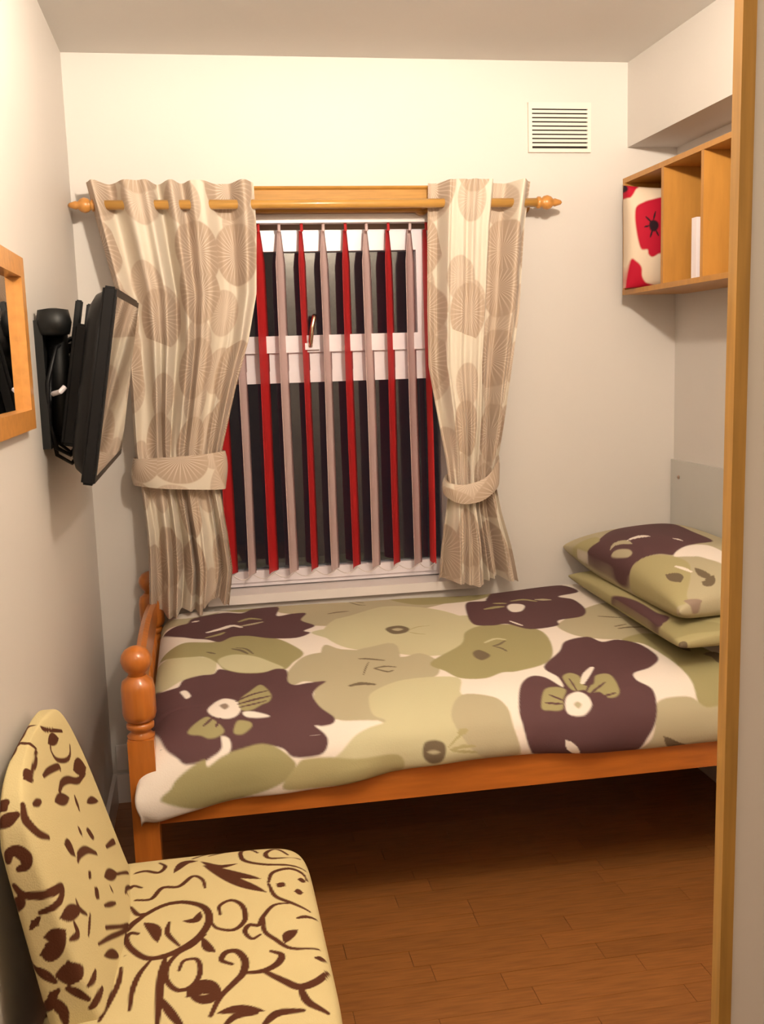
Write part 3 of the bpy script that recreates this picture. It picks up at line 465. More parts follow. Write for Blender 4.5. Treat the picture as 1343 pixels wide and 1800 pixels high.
def grid_faces(nu, nv, wrap_u=False):
    i = np.arange(nu if wrap_u else nu - 1); j = np.arange(nv - 1); I, J = np.meshgrid(i, j, indexing='ij'); I2 = (I + 1) % nu
    return np.stack([I * nv + J, I2 * nv + J, I2 * nv + J + 1, I * nv + J + 1], -1).reshape(-1, 4)

# ------------------------------------------------------------ print helpers (flat print on cloth)
def smooth_closed(p, k=5):
    p = np.asarray(p, float); n = len(p); out = []
    for i in range(n):
        a, b, c, d = p[i - 1], p[i], p[(i + 1) % n], p[(i + 2) % n]
        for t in np.arange(k) / k:
            out.append(.5 * ((2 * b) + (-a + c) * t + (2 * a - 5 * b + 4 * c - d) * t ** 2 + (-a + 3 * b - 3 * c + d) * t ** 3))
    return np.array(out)
def smooth_open(p, k=5):
    p = np.asarray(p, float)
    if len(p) < 3: return p
    q = np.vstack([2 * p[0] - p[1], p, 2 * p[-1] - p[-2]]); out = []
    for i in range(1, len(q) - 2):
        a, b, c, d = q[i - 1], q[i], q[i + 1], q[i + 2]
        for t in np.arange(k) / k:
            out.append(.5 * ((2 * b) + (-a + c) * t + (2 * a - 5 * b + 4 * c - d) * t ** 2 + (-a + 3 * b - 3 * c + d) * t ** 3))
    out.append(p[-1]); return np.array(out)
def inside(Q, poly):
    res = np.zeros(len(Q), bool); lo = poly.min(0); hi = poly.max(0)
    idx = np.where(((Q >= lo) & (Q <= hi)).all(1))[0]
    if len(idx) == 0: return res
    x, y = Q[idx, 0], Q[idx, 1]; c = np.zeros(len(idx), bool); n = len(poly)
    for i in range(n):
        x1, y1 = poly[i]; x2, y2 = poly[i - 1]
        if y1 == y2: continue
        cr = ((y1 > y) != (y2 > y)) & (x < (x2 - x1) * (y - y1) / (y2 - y1) + x1); c ^= cr
    res[idx] = c; return res
def stroke_dist(Q, pts):
    """distance to a polyline in 2D or 3D and the position along it 0..1"""
    d = np.full(len(Q), 1e9); s = np.zeros(len(Q)); n = len(pts) - 1
    for i in range(n):
        a, b = pts[i], pts[i + 1]; ab = b - a; L2 = max((ab ** 2).sum(), 1e-12)
        t = np.clip(((Q - a) @ ab) / L2, 0, 1); e = np.sqrt(((Q - a - t[:, None] * ab) ** 2).sum(1))
        k = e < d; d[k] = e[k]; s[k] = (i + t[k]) / n
    return d, s
def paint(Q, base, ops):
    """ops: (kind, colour, points, width)"""
    col = np.tile(np.array(base, float), (len(Q), 1))
    for kind, c, pts, wd in ops:
        c = np.array(COL[c])
        P = np.asarray(pts, float)
        if kind == 'fill':
            P = smooth_closed(P); ins = inside(Q, P); lo, hi = P.min(0) - .006, P.max(0) + .006
            near = np.where(((Q >= lo) & (Q <= hi)).all(1))[0]
            d = np.full(len(near), 9.)
            for i in range(0, len(P), 12):                # distance to the outline, in short runs
                q = np.vstack([P, P[:1]])[i:i + 13]; k = np.where(((Q[near] >= q.min(0) - .006) & (Q[near] <= q.max(0) + .006)).all(1))[0]
                if len(k): d[k] = np.minimum(d[k], stroke_dist(Q[near[k]], q)[0])
            f = np.clip(.5 + np.where(ins[near], d, -d) / .005, 0, 1)[:, None]
            col[near] = col[near] * (1 - f) + c * f
        else:
            P = smooth_open(P); near = np.where(((Q >= P.min(0) - .03) & (Q <= P.max(0) + .03)).all(1))[0]
            if len(near) == 0: continue
            d, s = stroke_dist(Q[near], P)
            if kind == 'leaf': ww = wd * np.sin(PI * np.clip(s, .02, .98)) ** .7
            else: ww = wd * (.55 + .45 * np.sin(PI * s))
            f = np.clip((ww - d) / .0014 + .5, 0, 1)[:, None]
            col[near] = col[near] * (1 - f) + c * f
    return col
COL = {'dark': (.105, .050, .054), 'olive': (.335, .295, .145), 'greige': (.44, .385, .255), 'yellow': (.54, .50, .315), 'white': (.78, .70, .63),
       'mark': (.16, .12, .075), 'sage': (.40, .35, .18), 'mid': (.30, .22, .17), 'brown': (.085, .026, .011), 'cream': (.60, .49, .255), 'red': (.40, .005, .024), 'blk': (.02, .005, .01), 'ecru': (.66, .53, .40)}

# ------------------------------------------------------------ the setting
XL, XR, YB, ZC = -.361, 1.64, 3.40, 2.40
YF = -1.3
floor = tag(obj('floor', bx(XL, XR, YF, YB, -.06, -.009), 'floor'), kind='structure')
# laminate strips, rows run along x
pm = {}
cnt = 0
y = -.0
rw = .068
while y < YB and cnt < 285:
    x = XL - R_.random() * .4
    far = y < .9 or y > 3.0
    while x < XR:
        L = 1.3 if far else R_.choice((.34, .42, .50, .58))
        a, b = max(x, XL), min(x + L, XR)
        if b - a > .02:
            bm = bx(a + .0006, b - .0006, y + .0005, y + rw - .0005, -.009, 0.0 - R_.random() * .0004)
            o = obj('plank', bm, 'floor', floor, bevel=0); cnt += 1
            # grain offset per strip
            o.data.transform(Matrix.Translation((-(a), -y, 0))); o.location = (a, y, 0)
        x += L
    y += rw
tag(obj('ceiling', bx(XL - .1, XR + .1, YF - .1, YB + .3, ZC, ZC + .1), 'ceil'), kind='structure')
WX0, WX1, WZ0, WZ1 = .015, .875, .655, 1.965       # window opening
bm = bmesh.new()
box(bm, XL - .1, WX0, YB, YB + .22, -.05, ZC); box(bm, WX1, XR + .1, YB, YB + .22, -.05, ZC)
box(bm, WX0, WX1, YB, YB + .22, -.05, WZ0); box(bm, WX0, WX1, YB, YB + .22, WZ1, ZC)
tag(obj('wall_back', bm, 'wall'), kind='structure')
tag(obj('wall_left', bx(XL - .1, XL, YF, YB, -.05, ZC), 'wall'), kind='structure')
tag(obj('wall_right', bx(XR, XR + .1, YF, YB, -.05, ZC), 'wall'), kind='structure')
tag(obj('wall_front', bx(XL - .1, XR + .1, YF - .1, YF, -.05, ZC), 'hall'), kind='structure')
tag(obj('bulkhead', bx(1.462, XR, .94, YB, 2.128, ZC), 'wall'), kind='structure')
# near partition at the doorway: wooden lining and pale wall
PY = .90
tag(obj('wall_partition', bx(.503, XR, PY, PY + .028, 0, ZC), 'wall_near'), kind='structure')
bm = bmesh.new()
box(bm, .4905, .5040, PY - .004, PY + .012, 0, ZC)
for q in bm.verts:                                   # the lining is not quite plumb
    q.co.x += (q.co.z - 1.2) * (.006 if q.co.x > .49 else .001)
tag(obj('trim_1', bm, 'trimwood', bevel=.002), kind='structure')
tag(obj('baseboard_back', bx(XL, XR, YB - .015, YB, 0, .10), 'gloss', bevel=.004), kind='structure')
tag(obj('baseboard_left', bx(XL, XL + .013, .0, YB - .015, 0, .10), 'gloss', bevel=.004), kind='structure')

# ------------------------------------------------------------ window
FY = 3.50
win = bpy.data.objects.new('window_1', None); C.objects.link(win); win.location = (.41, FY, .70); win['kind'] = 'structure'
def ring(name, x0, x1, z0, z1, wd, y0, y1, mt, par, b=.004):
    bm = bmesh.new()
    box(bm, x0, x1, y0, y1, z0, z0 + wd); box(bm, x0, x1, y0, y1, z1 - wd, z1)
    box(bm, x0, x0 + wd, y0, y1, z0 + wd, z1 - wd); box(bm, x1 - wd, x1, y0, y1, z0 + wd, z1 - wd)
    return obj(name, bm, mt, par, bevel=b)
ring('window_frame', WX0, WX1, .690, 1.880, .028, FY - .01, FY + .055, 'upvc', win)
obj('transom', bx(WX0 + .02, WX1 - .02, FY - .012, FY + .05, 1.414, 1.482), 'upvc', win, bevel=.004)
obj('mullion', bx(.792, WX1 - .02, FY - .012, FY + .05, 1.478, 1.856), 'upvc', win, bevel=.004)
cs = ring('casement', WX0 + .022, .796, 1.480, 1.866, .056, FY - .026, FY + .03, 'upvc', win)
obj('pane', bx(WX0 + .06, .755, FY + .002, FY + .006, 1.52, 1.825), 'glass', cs)
fx = ring('fixed_light', WX0 + .022, WX1 - .022, .705, 1.420, .040, FY - .018, FY + .03, 'upvc', win)
obj('pane', bx(WX0 + .05, WX1 - .05, FY + .004, FY + .008, .735, 1.39), 'glass', fx)
bm = bmesh.new(); box(bm, .35, .40, FY - .040, FY - .026, 1.488, 1.510)
hd = obj('handle', bm, 'upvc', win, bevel=.004)
bm = bmesh.new(); tube(bm, [(.370, FY - .042, 1.500), (.371, FY - .052, 1.52), (.376, FY - .056, 1.56), (.384, FY - .056, 1.592), (.386, FY - .050, 1.600)], .0075, 10)
tag(obj('handle_lever', bm, 'chrome', hd, True), 'polished metal window lever')
tag(obj('window_sill', bx(WX0 - .03, WX1 + .03, YB - .022, FY + .02, .655, .686), 'gloss', bevel=.006), kind='structure')
tag(obj('reveal_shade_strip', bx(WX0, WX1, FY + .0, FY + .03, 1.880, 1.965), 'reveal', bevel=.002), kind='structure')  # brown strip stands in for the shaded reveal above the frame

# pelmet board with moulded profile
bm = bmesh.new()
prof = [(3.398, 1.999), (3.355, 1.999), (3.352, 1.993), (3.360, 1.987), (3.360, 1.952), (3.354, 1.948), (3.354, 1.939), (3.362, 1.936), (3.362, 1.930), (3.368, 1.928), (3.368, 1.920), (3.398, 1.920)]
extrude_poly(bm, prof, 'x', -.02, .845)
tag(obj('pelmet_board', bm, 'pelmet'), 'moulded honey coloured wooden board across the top of the window, behind the curtain pole', 'pelmet')

# vertical blind
hx = empty('vertical_blind', (.41, 3.43, 1.90), 'vertical blind of alternating red and pale pink slats drawn open in the window', 'blind')
obj('headrail', bx(.03, .795, 3.408, 3.450, 1.893, 1.920), 'gloss', hx, bevel=.004)
slatx = [(-0.004 + .0), .072, .140, .213, .280, .353, .424, .497, .567, .640, .713, .768]
def slat(x, ang, zt, zb, mt, lab):
    bm = bmesh.new(); n = 7; W = .089; rows = 12; V = []
    for r in range(rows):
        z = zt + (zb - zt) * r / (rows - 1); wv = .0012 * math.sin(r * .5 + x * 30); tw = ang + .012 * math.sin(r * .4 + x * 9)
        row = []
        for side in (0, 1):
            for i in range(n):
                k = (i / (n - 1) - .5); u = k * W * (.35 if r == 0 else 1); c = -.0075 * (1 - (2 * k) ** 2) + side * .0012
                dx = u * math.sin(tw) + c * math.cos(tw); dy = u * math.cos(tw) - c * math.sin(tw)
                row.append(bm.verts.new((x + dx + wv, 3.447 + dy * .9, z)))
        V.append(row)
    for a, b in zip(V, V[1:]):
        for i in range(n - 1):
            bm.faces.new((a[i], a[i + 1], b[i + 1], b[i])); bm.faces.new((a[n + i], b[n + i], b[n + i + 1], a[n + i + 1]))
        bm.faces.new((a[0], b[0], b[n], a[n])); bm.faces.new((a[n - 1], a[2 * n - 1], b[2 * n - 1], b[n - 1]))
    s = obj('slat', bm, mt, hx, True); s['label'] = lab
    bm = bmesh.new(); tube(bm, [(x, 3.43, 1.897), (x, 3.43, zt - .004)], .005, 8); obj('carrier', bm, mt, s)
    return s
for i, x in enumerate(slatx):
    red = i % 2 == 1
    if i == 11: red = True
    if i == 10: red = False
    red = [True, True, False, True, False, True, False, True, False, True, False, True][i] if i else False
    a = math.atan2(x, 3.447) + [.30, .42, .31, .36, .33, .24, .29, .27, .30, .24, .29, -.24][i]
    slat(x, a, 1.872, .738 + (.006 if red else 0), 'redslat' if red else 'pinkslat', 'red slat' if red else 'pale pink slat')
bm = bmesh.new()
for sgn in (-1,):
    for a, b in zip(slatx[1:], slatx[2:]):
        tube(bm, [(a + (b - a) * t, 3.447 + sgn * .034, .748 - .018 * math.sin(PI * t)) for t in np.linspace(0, 1, 7)], .0014, 5)
tag(obj('bottom_chain', bm, 'chain', hx), kind='stuff')

# vent grille
VX0, VX1, VZ0, VZ1 = 1.118, 1.322, 2.118, 2.262
t = empty('vent_grille', ((VX0 + VX1) / 2, YB, VZ0), 'square cream louvred air vent high on the wall right of the window', 'vent')
obj('backing', bx(VX0 + .004, VX1 - .004, YB - .004, YB - .001, VZ0 + .004, VZ1 - .004), 'gap', t)
ring('frame', VX0 - .006, VX1 + .006, VZ0 - .008, VZ1 + .006, .012, YB - .012, YB, 'grille', t, .002)
for k in range(10):
    z = VZ0 + .012 + k * .0132
    bm = bmesh.new(); extrude_poly(bm, [(YB - .004, z + .0005), (YB - .012, z - .001), (YB - .0125, z + .0078), (YB - .0035, z + .0085)], 'x', VX0 + .004, VX1 - .004)
    obj('slat', bm, 'grille', t)

# ------------------------------------------------------------ curtain pole
RY, RZ = 3.295, 1.935
t = empty('curtain_pole', (.42, RY, RZ), 'honey wood curtain pole with turned finials above the window', 'curtain pole')
bm = bmesh.new(); lathe(bm, [(-.30, .0145), (1.115, .0145)], (0, RY, RZ), 'x', 20); obj('pole', bm, 'oak', t, True)
fin = [(0, .0145), (.004, .019), (.012, .019), (.016, .013), (.024, .020), (.036, .0235), (.048, .019), (.056, .011), (.062, .013), (.072, .010), (.082, .007), (.086, .002)]
for x0, sg in ((-.278, -1), (1.105, 1)):
    bm = bmesh.new(); pf = [(sg * h, r) for h, r in (fin if sg > 0 else [(h * .95, r) for h, r in fin])]; lathe(bm, pf if sg > 0 else pf[::-1], (x0, RY, RZ), 'x', 18); obj('finial', bm, 'oak_mirror', t, True)
for x in (-.262, .745, 1.09):
    bm = bmesh.new(); tube(bm, [(x, YB, RZ - .0), (x, RY + .02, RZ - .0)], .009, 10); lathe(bm, [(-.018, .022), (-.001, .026)], (x, YB, RZ), 'y', 14)
    obj('bracket', bm, 'oak', t, True)

# ------------------------------------------------------------ curtains
def curtain(name, label, zs, xl, xr, knots, tie_z, seed, cloth_w, ztop, zbot, wz):
    """knots: (fraction across, y offset) at the header; folds keep their fraction as the cloth is drawn in"""
    nu, nv = 420, 260
    u = np.linspace(0, 1, nu); z = np.linspace(ztop, zbot, nv)
    o = np.argsort(zs); XLc = np.interp(z, np.array(zs)[o], np.array(xl)[o]); XRc = np.interp(z, np.array(zs)[o], np.array(xr)[o])
    ku = np.array([k[0] for k in knots]); ky = np.array([k[1] for k in knots]) * 1.15
    seg = np.clip(np.searchsorted(ku, u, side='right') - 1, 0, len(ku) - 2)
    f = (u - ku[seg]) / (ku[seg + 1] - ku[seg]); f = (1 - np.cos(PI * f)) / 2
    base = ky[seg] * (1 - f) + ky[seg + 1] * f
    U, Z = np.meshgrid(u, z, indexing='ij'); B = base[:, None] * np.ones_like(Z)
    rs = np.random.RandomState(seed)
    low = np.clip((ztop - Z) / (ztop - tie_z), 0, 1.0)
    fine = np.zeros_like(U)
    for k in range(5):
        fr = rs.uniform(4, 13); ph = rs.uniform(0, 6.28); dr = rs.uniform(-2.2, 2.2)
        fine += rs.uniform(.4, 1) * np.sin(2 * PI * fr * U + ph + dr * low * 1.5)
    fine *= .0080
    pinch = np.exp(-((Z - tie_z) / .13) ** 2)
    amp = 1 - .55 * pinch - .25 * low
    Y = RY + B * amp + fine * (0.25 + low * 1.1) * (1 - .45 * pinch)
    below = np.clip((tie_z - Z) / .35, 0, 1)
    for k in range(3):
        Y += below * .016 * np.sin(2 * PI * rs.uniform(2.3, 5) * U + rs.uniform(0, 6.28))
    Y -= np.clip(low - .3, 0, 1) * .012
    Y = np.minimum(Y, YB - .006)
    X = XLc[None, :] + (XRc - XLc)[None, :] * (U + .012 * np.sin(9 * Z + 14 * U) * np.sin(PI * U) * low)
    Zw = Z + wz(U, Z)
    V = np.stack([X, Y, Zw], -1).reshape(-1, 3)
    uv = np.stack([U * cloth_w + .013 * np.sin(7 * Z), Z], -1).reshape(-1, 2)
    e = empty(name, ((xl[0] + xr[0]) / 2, RY, zbot), label, 'curtain', 'eyelet curtains tied back at the window')
    np_mesh('drape', V, grid_faces(nu, nv), 'curtain', e, uv)
    return e
def tieback(e, cx, cy, rx, ry, zc, hh, tilt, droop, seed):
    n, k = 96, 14; a = np.linspace(0, 2 * PI, n, endpoint=False); A, K = np.meshgrid(a, np.linspace(-1, 1, k), indexing='ij')
    bulge = 1 + .05 * (1 - K ** 2) + .02 * np.sin(5 * A + 2 * K)
    sup = np.abs(np.cos(A)) ** .88 * np.sign(np.cos(A)); sv = np.abs(np.sin(A)) ** .9 * np.sign(np.sin(A))
    X = cx + rx * sup * bulge; Y = cy + ry * sv * bulge
    Z = zc + K * hh * (.85 + .15 * np.cos(A)) + tilt * np.cos(A) - droop * np.clip(-np.sin(A), 0, 1) ** 1.5
    uv = np.stack([A * (rx * 1.15), K * hh * 1.05 + .37 + seed], -1).reshape(-1, 2)
    np_mesh('tieback', np.stack([X, Y, Z], -1).reshape(-1, 3), grid_faces(n, k, True), 'curtain', e, uv)
# left curtain
k0 = [(-.305, .0), (-.285, -.040), (-.240, .036), (-.190, -.040), (-.150, -.030), (-.128, -.042), (-.095, .038), (-.052, -.042), (-.022, .030), (.008, -.034), (.038, -.030), (.085, .036), (.120, .030), (.165, -.044), (.200, .012)]
kn = [((a + .305) / .505, b) for a, b in k0]
def wzl(U, Z): return np.where(Z < .75, (1 - np.clip((Z - .665) / .085, 0, 1)) * (.010 * np.sin(17 * U) + np.where(U > .66, .022, 0)), 0)
cl = curtain('curtain', 'left curtain in cream cloth with taupe seed-head discs, tied back beside the wall-mounted television',
        [2.0, 1.86, 1.665, 1.52, 1.38, 1.19, 1.12, 1.05, .92, .8, .665], [-.303, -.275, -.235, -.220, -.213, -.212, -.205, -.198, -.190, -.193, -.200],
        [.198, .200, .190, .158, .112, .060, .046, .044, .060, .070, .052], kn, 1.12, 3, .66, 2.002, .665, wzl)
tieback(cl, -.078, RY - .012, .142, .062, 1.123, .060, -.004, .002, .0)
# right curtain
k1 = [(.755, .030), (.785, .034), (.815, -.036), (.845, -.042), (.866, -.034), (.890, -.044), (.915, -.036), (.945, -.040), (.975, .034), (1.015, .036), (1.050, -.042), (1.088, .006)]
kn = [((a - .755) / .333, b) for a, b in k1]
def wzr(U, Z): return np.where(Z < .75, (1 - np.clip((Z - .70) / .05, 0, 1)) * (.008 * np.sin(11 * U)), 0)
cr = curtain('curtain', 'right curtain in cream and taupe seed-head cloth, tied back beside the bare right wall',
        [2.0, 1.86, 1.6, 1.42, 1.24, 1.12, 1.03, .93, .82, .70], [.755, .749, .741, .740, .768, .786, .794, .782, .768, .756],
        [1.088, 1.066, 1.045, 1.016, .985, .962, .950, .968, .998, 1.022], kn, 1.05, 11, .50, 2.002, .700, wzr)
tieback(cr, .868, RY - .012, .092, .060, 1.055, .040, .028, .045, .31)
bpy.context.view_layer.update()

# ------------------------------------------------------------ television on its wall arm (left wall)
TVN_T, TVN_B = Vector((-.165, 2.33, 1.622)), Vector((-.243, 2.33, 1.192))
TVF_T, TVF_B = Vector((-.156, 3.02, 1.632)), Vector((-.233, 3.02, 1.200))
t = empty('television', (-.25, 2.68, 1.40), 'black flat television on a swing arm at the left wall, seen almost edge on', 'television')
ax = (TVF_T - TVN_T).normalized(); zz = (TVN_T - TVN_B).normalized(); nn = ax.cross(zz).normalized()
if nn.x < 0: nn = -nn
O = (TVN_T + TVN_B + TVF_T + TVF_B) / 4; HW = .345; HH = .2185
TM = Matrix((ax, zz, nn)).transposed().to_4x4(); TM.translation = O
def tvbox(u0, u1, v0, v1, n0, n1, bev=0):
    bm = bmesh.new(); box(bm, u0, u1, v0, v1, n0, n1); 
    if bev: bmesh.ops.bevel(bm, geom=list(bm.edges), offset=bev, segments=3, affect='EDGES')
    bmesh.ops.transform(bm, matrix=TM, verts=bm.verts); return bm
obj('bezel', tvbox(-HW, HW, -HH, HH, -.030, 0, .005), 'black', t)
obj('screen', tvbox(-HW + .018, HW - .018, -HH + .022, HH - .020, -.004, .0012), 'screen', t)
# curved back shell lofted in the tv plane
bm = bmesh.new(); rows = []
for d, k in ((-.022, 1.0), (-.036, .985), (-.052, .94), (-.062, .86), (-.066, .70)):
    row = []
    for i in range(40):
        a = 2 * PI * i / 40; cu = math.copysign(abs(math.cos(a)) ** .32, math.cos(a)); su = math.copysign(abs(math.sin(a)) ** .32, math.sin(a))
        row.append(bm.verts.new(TM @ Vector((HW * k * cu, HH * k * su, d))))
    rows.append(row)
for a, b in zip(rows, rows[1:]):
    for i in range(40): bm.faces.new((a[i], a[(i + 1) % 40], b[(i + 1) % 40], b[i]))
bm.faces.new(rows[0]); bm.faces.new(rows[-1])
obj('back_shell', bm, 'black', t, True)
obj('connector_box', tvbox(-.24, .20, -.15, .13, -.095, -.060, .008), 'black', t)
# bracket: tv plate, arms, wall plate
tb = empty('wall_bracket', (XL, 2.70, 1.42), 'black steel swing-arm bracket holding the television on the left wall', 'bracket')
bm = bmesh.new(); box(bm, XL, XL + .018, 2.44, 2.62, 1.27, 1.56); obj('wall_plate', bm, 'blackm', tb, bevel=.004)
bm = bmesh.new()
for v0 in (-.165, .165): pass
obj('mounting_plate', tvbox(-.10, .10, -.10, .10, -.108, -.095, .003), 'blackm', tb)
for z in (1.50, 1.34):
    bm = bmesh.new(); tube(bm, [(XL + .018, 2.50, z), (XL + .045, 2.54, z), (-.285, 2.60, z)], .014, 8); obj('arm', bm, 'blackm', tb)
bm = bmesh.new(); lathe(bm, [(1.30, .024), (1.54, .024)], (XL + .042, 2.50, 0), 'z', 14); obj('hinge_post', bm, 'blackm', tb, True)
bm = bmesh.new(); lathe(bm, [(0, .010), (.003, .034), (.030, .040), (.058, .034), (.062, .01)], (XL + .042, 2.46, 1.525), 'z', 16); obj('hinge_cap', bm, 'blackm', tb, True)
for u0 in (-.12, .10):
    obj('upright', tvbox(u0, u0 + .022, -.16, .185, -.112, -.096, .003), 'blackm', tb)
bm = bmesh.new(); tube(bm, [(XL + .03, 2.45, 1.395), (XL + .05, 2.425, 1.400), (XL + .06, 2.43, 1.41)], .006, 8)
tag(obj('silver_bolt', bm, 'white', tb), 'small white cable clip on the bracket')
# cables
cb = tag(obj('television_cable', (lambda b: (tube(b, [(-.27, 2.55, 1.30), (-.31, 2.50, 1.25), (-.335, 2.47, 1.27), (-.345, 2.45, 1.33), (-.34, 2.44, 1.42), (-.32, 2.47, 1.50), (-.29, 2.52, 1.52)], .0055, 8),
    tube(b, [(-.275, 2.60, 1.27), (-.315, 2.56, 1.225), (-.342, 2.52, 1.25), (-.348, 2.49, 1.33), (-.338, 2.48, 1.44)], .005, 8),
    tube(b, [(-.26, 2.62, 1.26), (-.305, 2.60, 1.235), (-.343, 2.57, 1.275), (-.345, 2.56, 1.36)], .0045, 8)) and b)(bmesh.new()), 'black', None, True), 'loops of black cable hanging behind the television', 'cable')

# ------------------------------------------------------------ framed mirror on left wall
t = empty('wall_mirror', (XL, 2.0, 1.335), 'square mirror in a honey wood frame on the left wall, cut by the photo edge', 'mirror')
MY0, MY1, MZ0, MZ1 = 1.66, 2.240, 1.330, 1.676
fw_ = .040
bm = bmesh.new(); box(bm, XL, XL + .004, MY0 + .03, MY1 - .03, MZ0 + .03, MZ1 - .03); obj('glass', bm, 'mirror', t)
for nm, a in (('frame_rail', (MY0, MY1, MZ0, MZ0 + fw_)), ('frame_rail', (MY0, MY1, MZ1 - fw_, MZ1)), ('frame_stile', (MY0, MY0 + fw_, MZ0 + fw_, MZ1 - fw_)), ('frame_stile', (MY1 - fw_, MY1, MZ0 + fw_, MZ1 - fw_))):
    obj(nm, bx(XL, XL + .020, *a), 'oak_mirror', t, bevel=.003)

# ------------------------------------------------------------ shelf unit on right wall
SX0, SX1, SZ0, SZ1 = 1.418, XR - .002, 1.637, 2.015
t = empty('wall_shelf', (SX1, 2.8, SZ0), 'beech cube shelf unit hung on the right wall above the bed', 'shelf')
SY = [3.335, 3.045, 2.790, 2.535, 2.28]
TH = .016
obj('top_board', bx(SX0, SX1, SY[-1], SY[0], SZ1 - TH, SZ1), 'beech', t, bevel=.001)
obj('bottom_board', bx(SX0, SX1, SY[-1], SY[0], SZ0, SZ0 + TH), 'beech', t, bevel=.001)
for i, yy in enumerate(SY):
    y0 = yy - TH if i < len(SY) - 1 else yy
    obj('side_panel' if i in (0, len(SY) - 1) else 'divider', bx(SX0 + .001, SX1, y0, y0 + TH, SZ0 + TH, SZ1 - TH), 'beech', t, bevel=.001)
obj('back_board', bx(SX1 - .006, SX1, SY[-1] + TH, SY[0] - TH, SZ0 + TH, SZ1 - TH), 'beech', t)
bk = tag(obj('book', bx(1.430, 1.560, 2.835, 2.865, SZ0 + TH, SZ0 + TH + .172), 'white', bevel=.002), 'slim white book standing upright on the wall shelf', 'book')

QMAP = {}
def cushion_mesh(ax_u, ax_v, ax_n, c, hu, hv, hn, n=150, e=.35, dent=0.0, seed=1):
    """a pillow: two domed faces meeting in a seam, corners pulled out"""
    g = np.sin(np.linspace(-PI / 2, PI / 2, n)) * .75 + np.linspace(-1, 1, n) * .25; Uu, Vv = np.meshgrid(g, g, indexing='ij')
    h = np.clip((1 - Uu ** 2) * (1 - Vv ** 2), 0, 1) ** e
    rs = np.random.RandomState(seed); w_ = sum(rs.uniform(.3, 1) * np.sin(rs.uniform(1, 4) * Uu + rs.uniform(1, 4) * Vv + rs.uniform(0, 6)) for _ in range(5)) * .02
    pin = 1 - .06 * (1 - np.abs(Vv) ** 2) * np.abs(Uu) ** 3; pin2 = 1 - .06 * (1 - np.abs(Uu) ** 2) * np.abs(Vv) ** 3
    au, av, an = (np.array(a, float) for a in (ax_u, ax_v, ax_n)); c = np.array(c, float)
    P = []
    for s in (1, -1):
        hh = s * hn * h * (1 + w_) - dent * hn * np.exp(-((Uu - .2) ** 2 + (Vv) ** 2) / .15) * (s > 0) * h
        P.append(c + (hu * Uu * pin)[..., None] * au + (hv * Vv * pin2)[..., None] * av + hh[..., None] * an)
    V = np.concatenate([p.reshape(-1, 3) for p in P]); F = grid_faces(n, n)
    F2 = F[:, ::-1] + n * n
    # weld the seam
    idx = np.arange(n * n).reshape(n, n); rim = np.concatenate([idx[0], idx[-1], idx[:, 0], idx[:, -1]])
    mp = np.arange(2 * n * n); mp[rim + n * n] = rim
    uu, vv = (Uu * hu).ravel(), (Vv * hv).ravel()
    left = (hu + uu) < (hv + vv)                          # the under face unrolled about the edge it shares with the top
    q = np.vstack([np.c_[uu, vv], np.c_[np.where(left, -2 * hu - uu, uu), np.where(left, vv, -2 * hv - vv)]])
    return V, mp[np.concatenate([F, F2])], q
# poppy cushion pushed in the far cell
V, F, _ = cushion_mesh((1, 0, 0), (0, 0, 1), (0, -1, 0), (1.512, 3.238, 1.812), .132, .166, .062, 170, .30, seed=4)
V[:, 0] = np.minimum(V[:, 0], SX1 - .008); V[:, 1] = np.clip(V[:, 1], 3.07, 3.316)
V[:, 2] = np.clip(V[:, 2], SZ0 + TH + .001, SZ1 - TH - .001)
cc = paint(V[:, [0, 2]], COL['ecru'], PRINT['poppy'])
tag(np_mesh('cushion', V, F, 'print', None, None, cc), 'cream cushion with red poppies stuffed in the far cell of the wall shelf', 'cushion')

# pale panel on right wall above pillows
tag(obj('wall_panel', bx(XR - .014, XR - .0005, 2.2, 3.392, .60, 1.068), 'panel', bevel=.003), 'plain pale grey panel on the right wall behind the pillows', 'panel')
bm = bmesh.new(); lathe(bm, [(-.004, .006), (-.0005, .007)], (XR - .014, 3.33, 1.01), 'x', 12)
tag(obj('panel_button', bm, 'reveal', bpy.data.objects['wall_panel'], True), 'small dark fixing')
# socket low on the back wall, behind the bed post
t = empty('plug_socket', (-.27, YB, .12), 'pale wall socket low on the back wall behind the bed post', 'socket')
obj('plate', bx(-.345, -.215, YB - .012, YB, .115, .200), 'gloss', t, bevel=.003)
obj('plug', bx(-.265, -.225, YB - .055, YB - .012, .130, .185), 'black', t, bevel=.006)

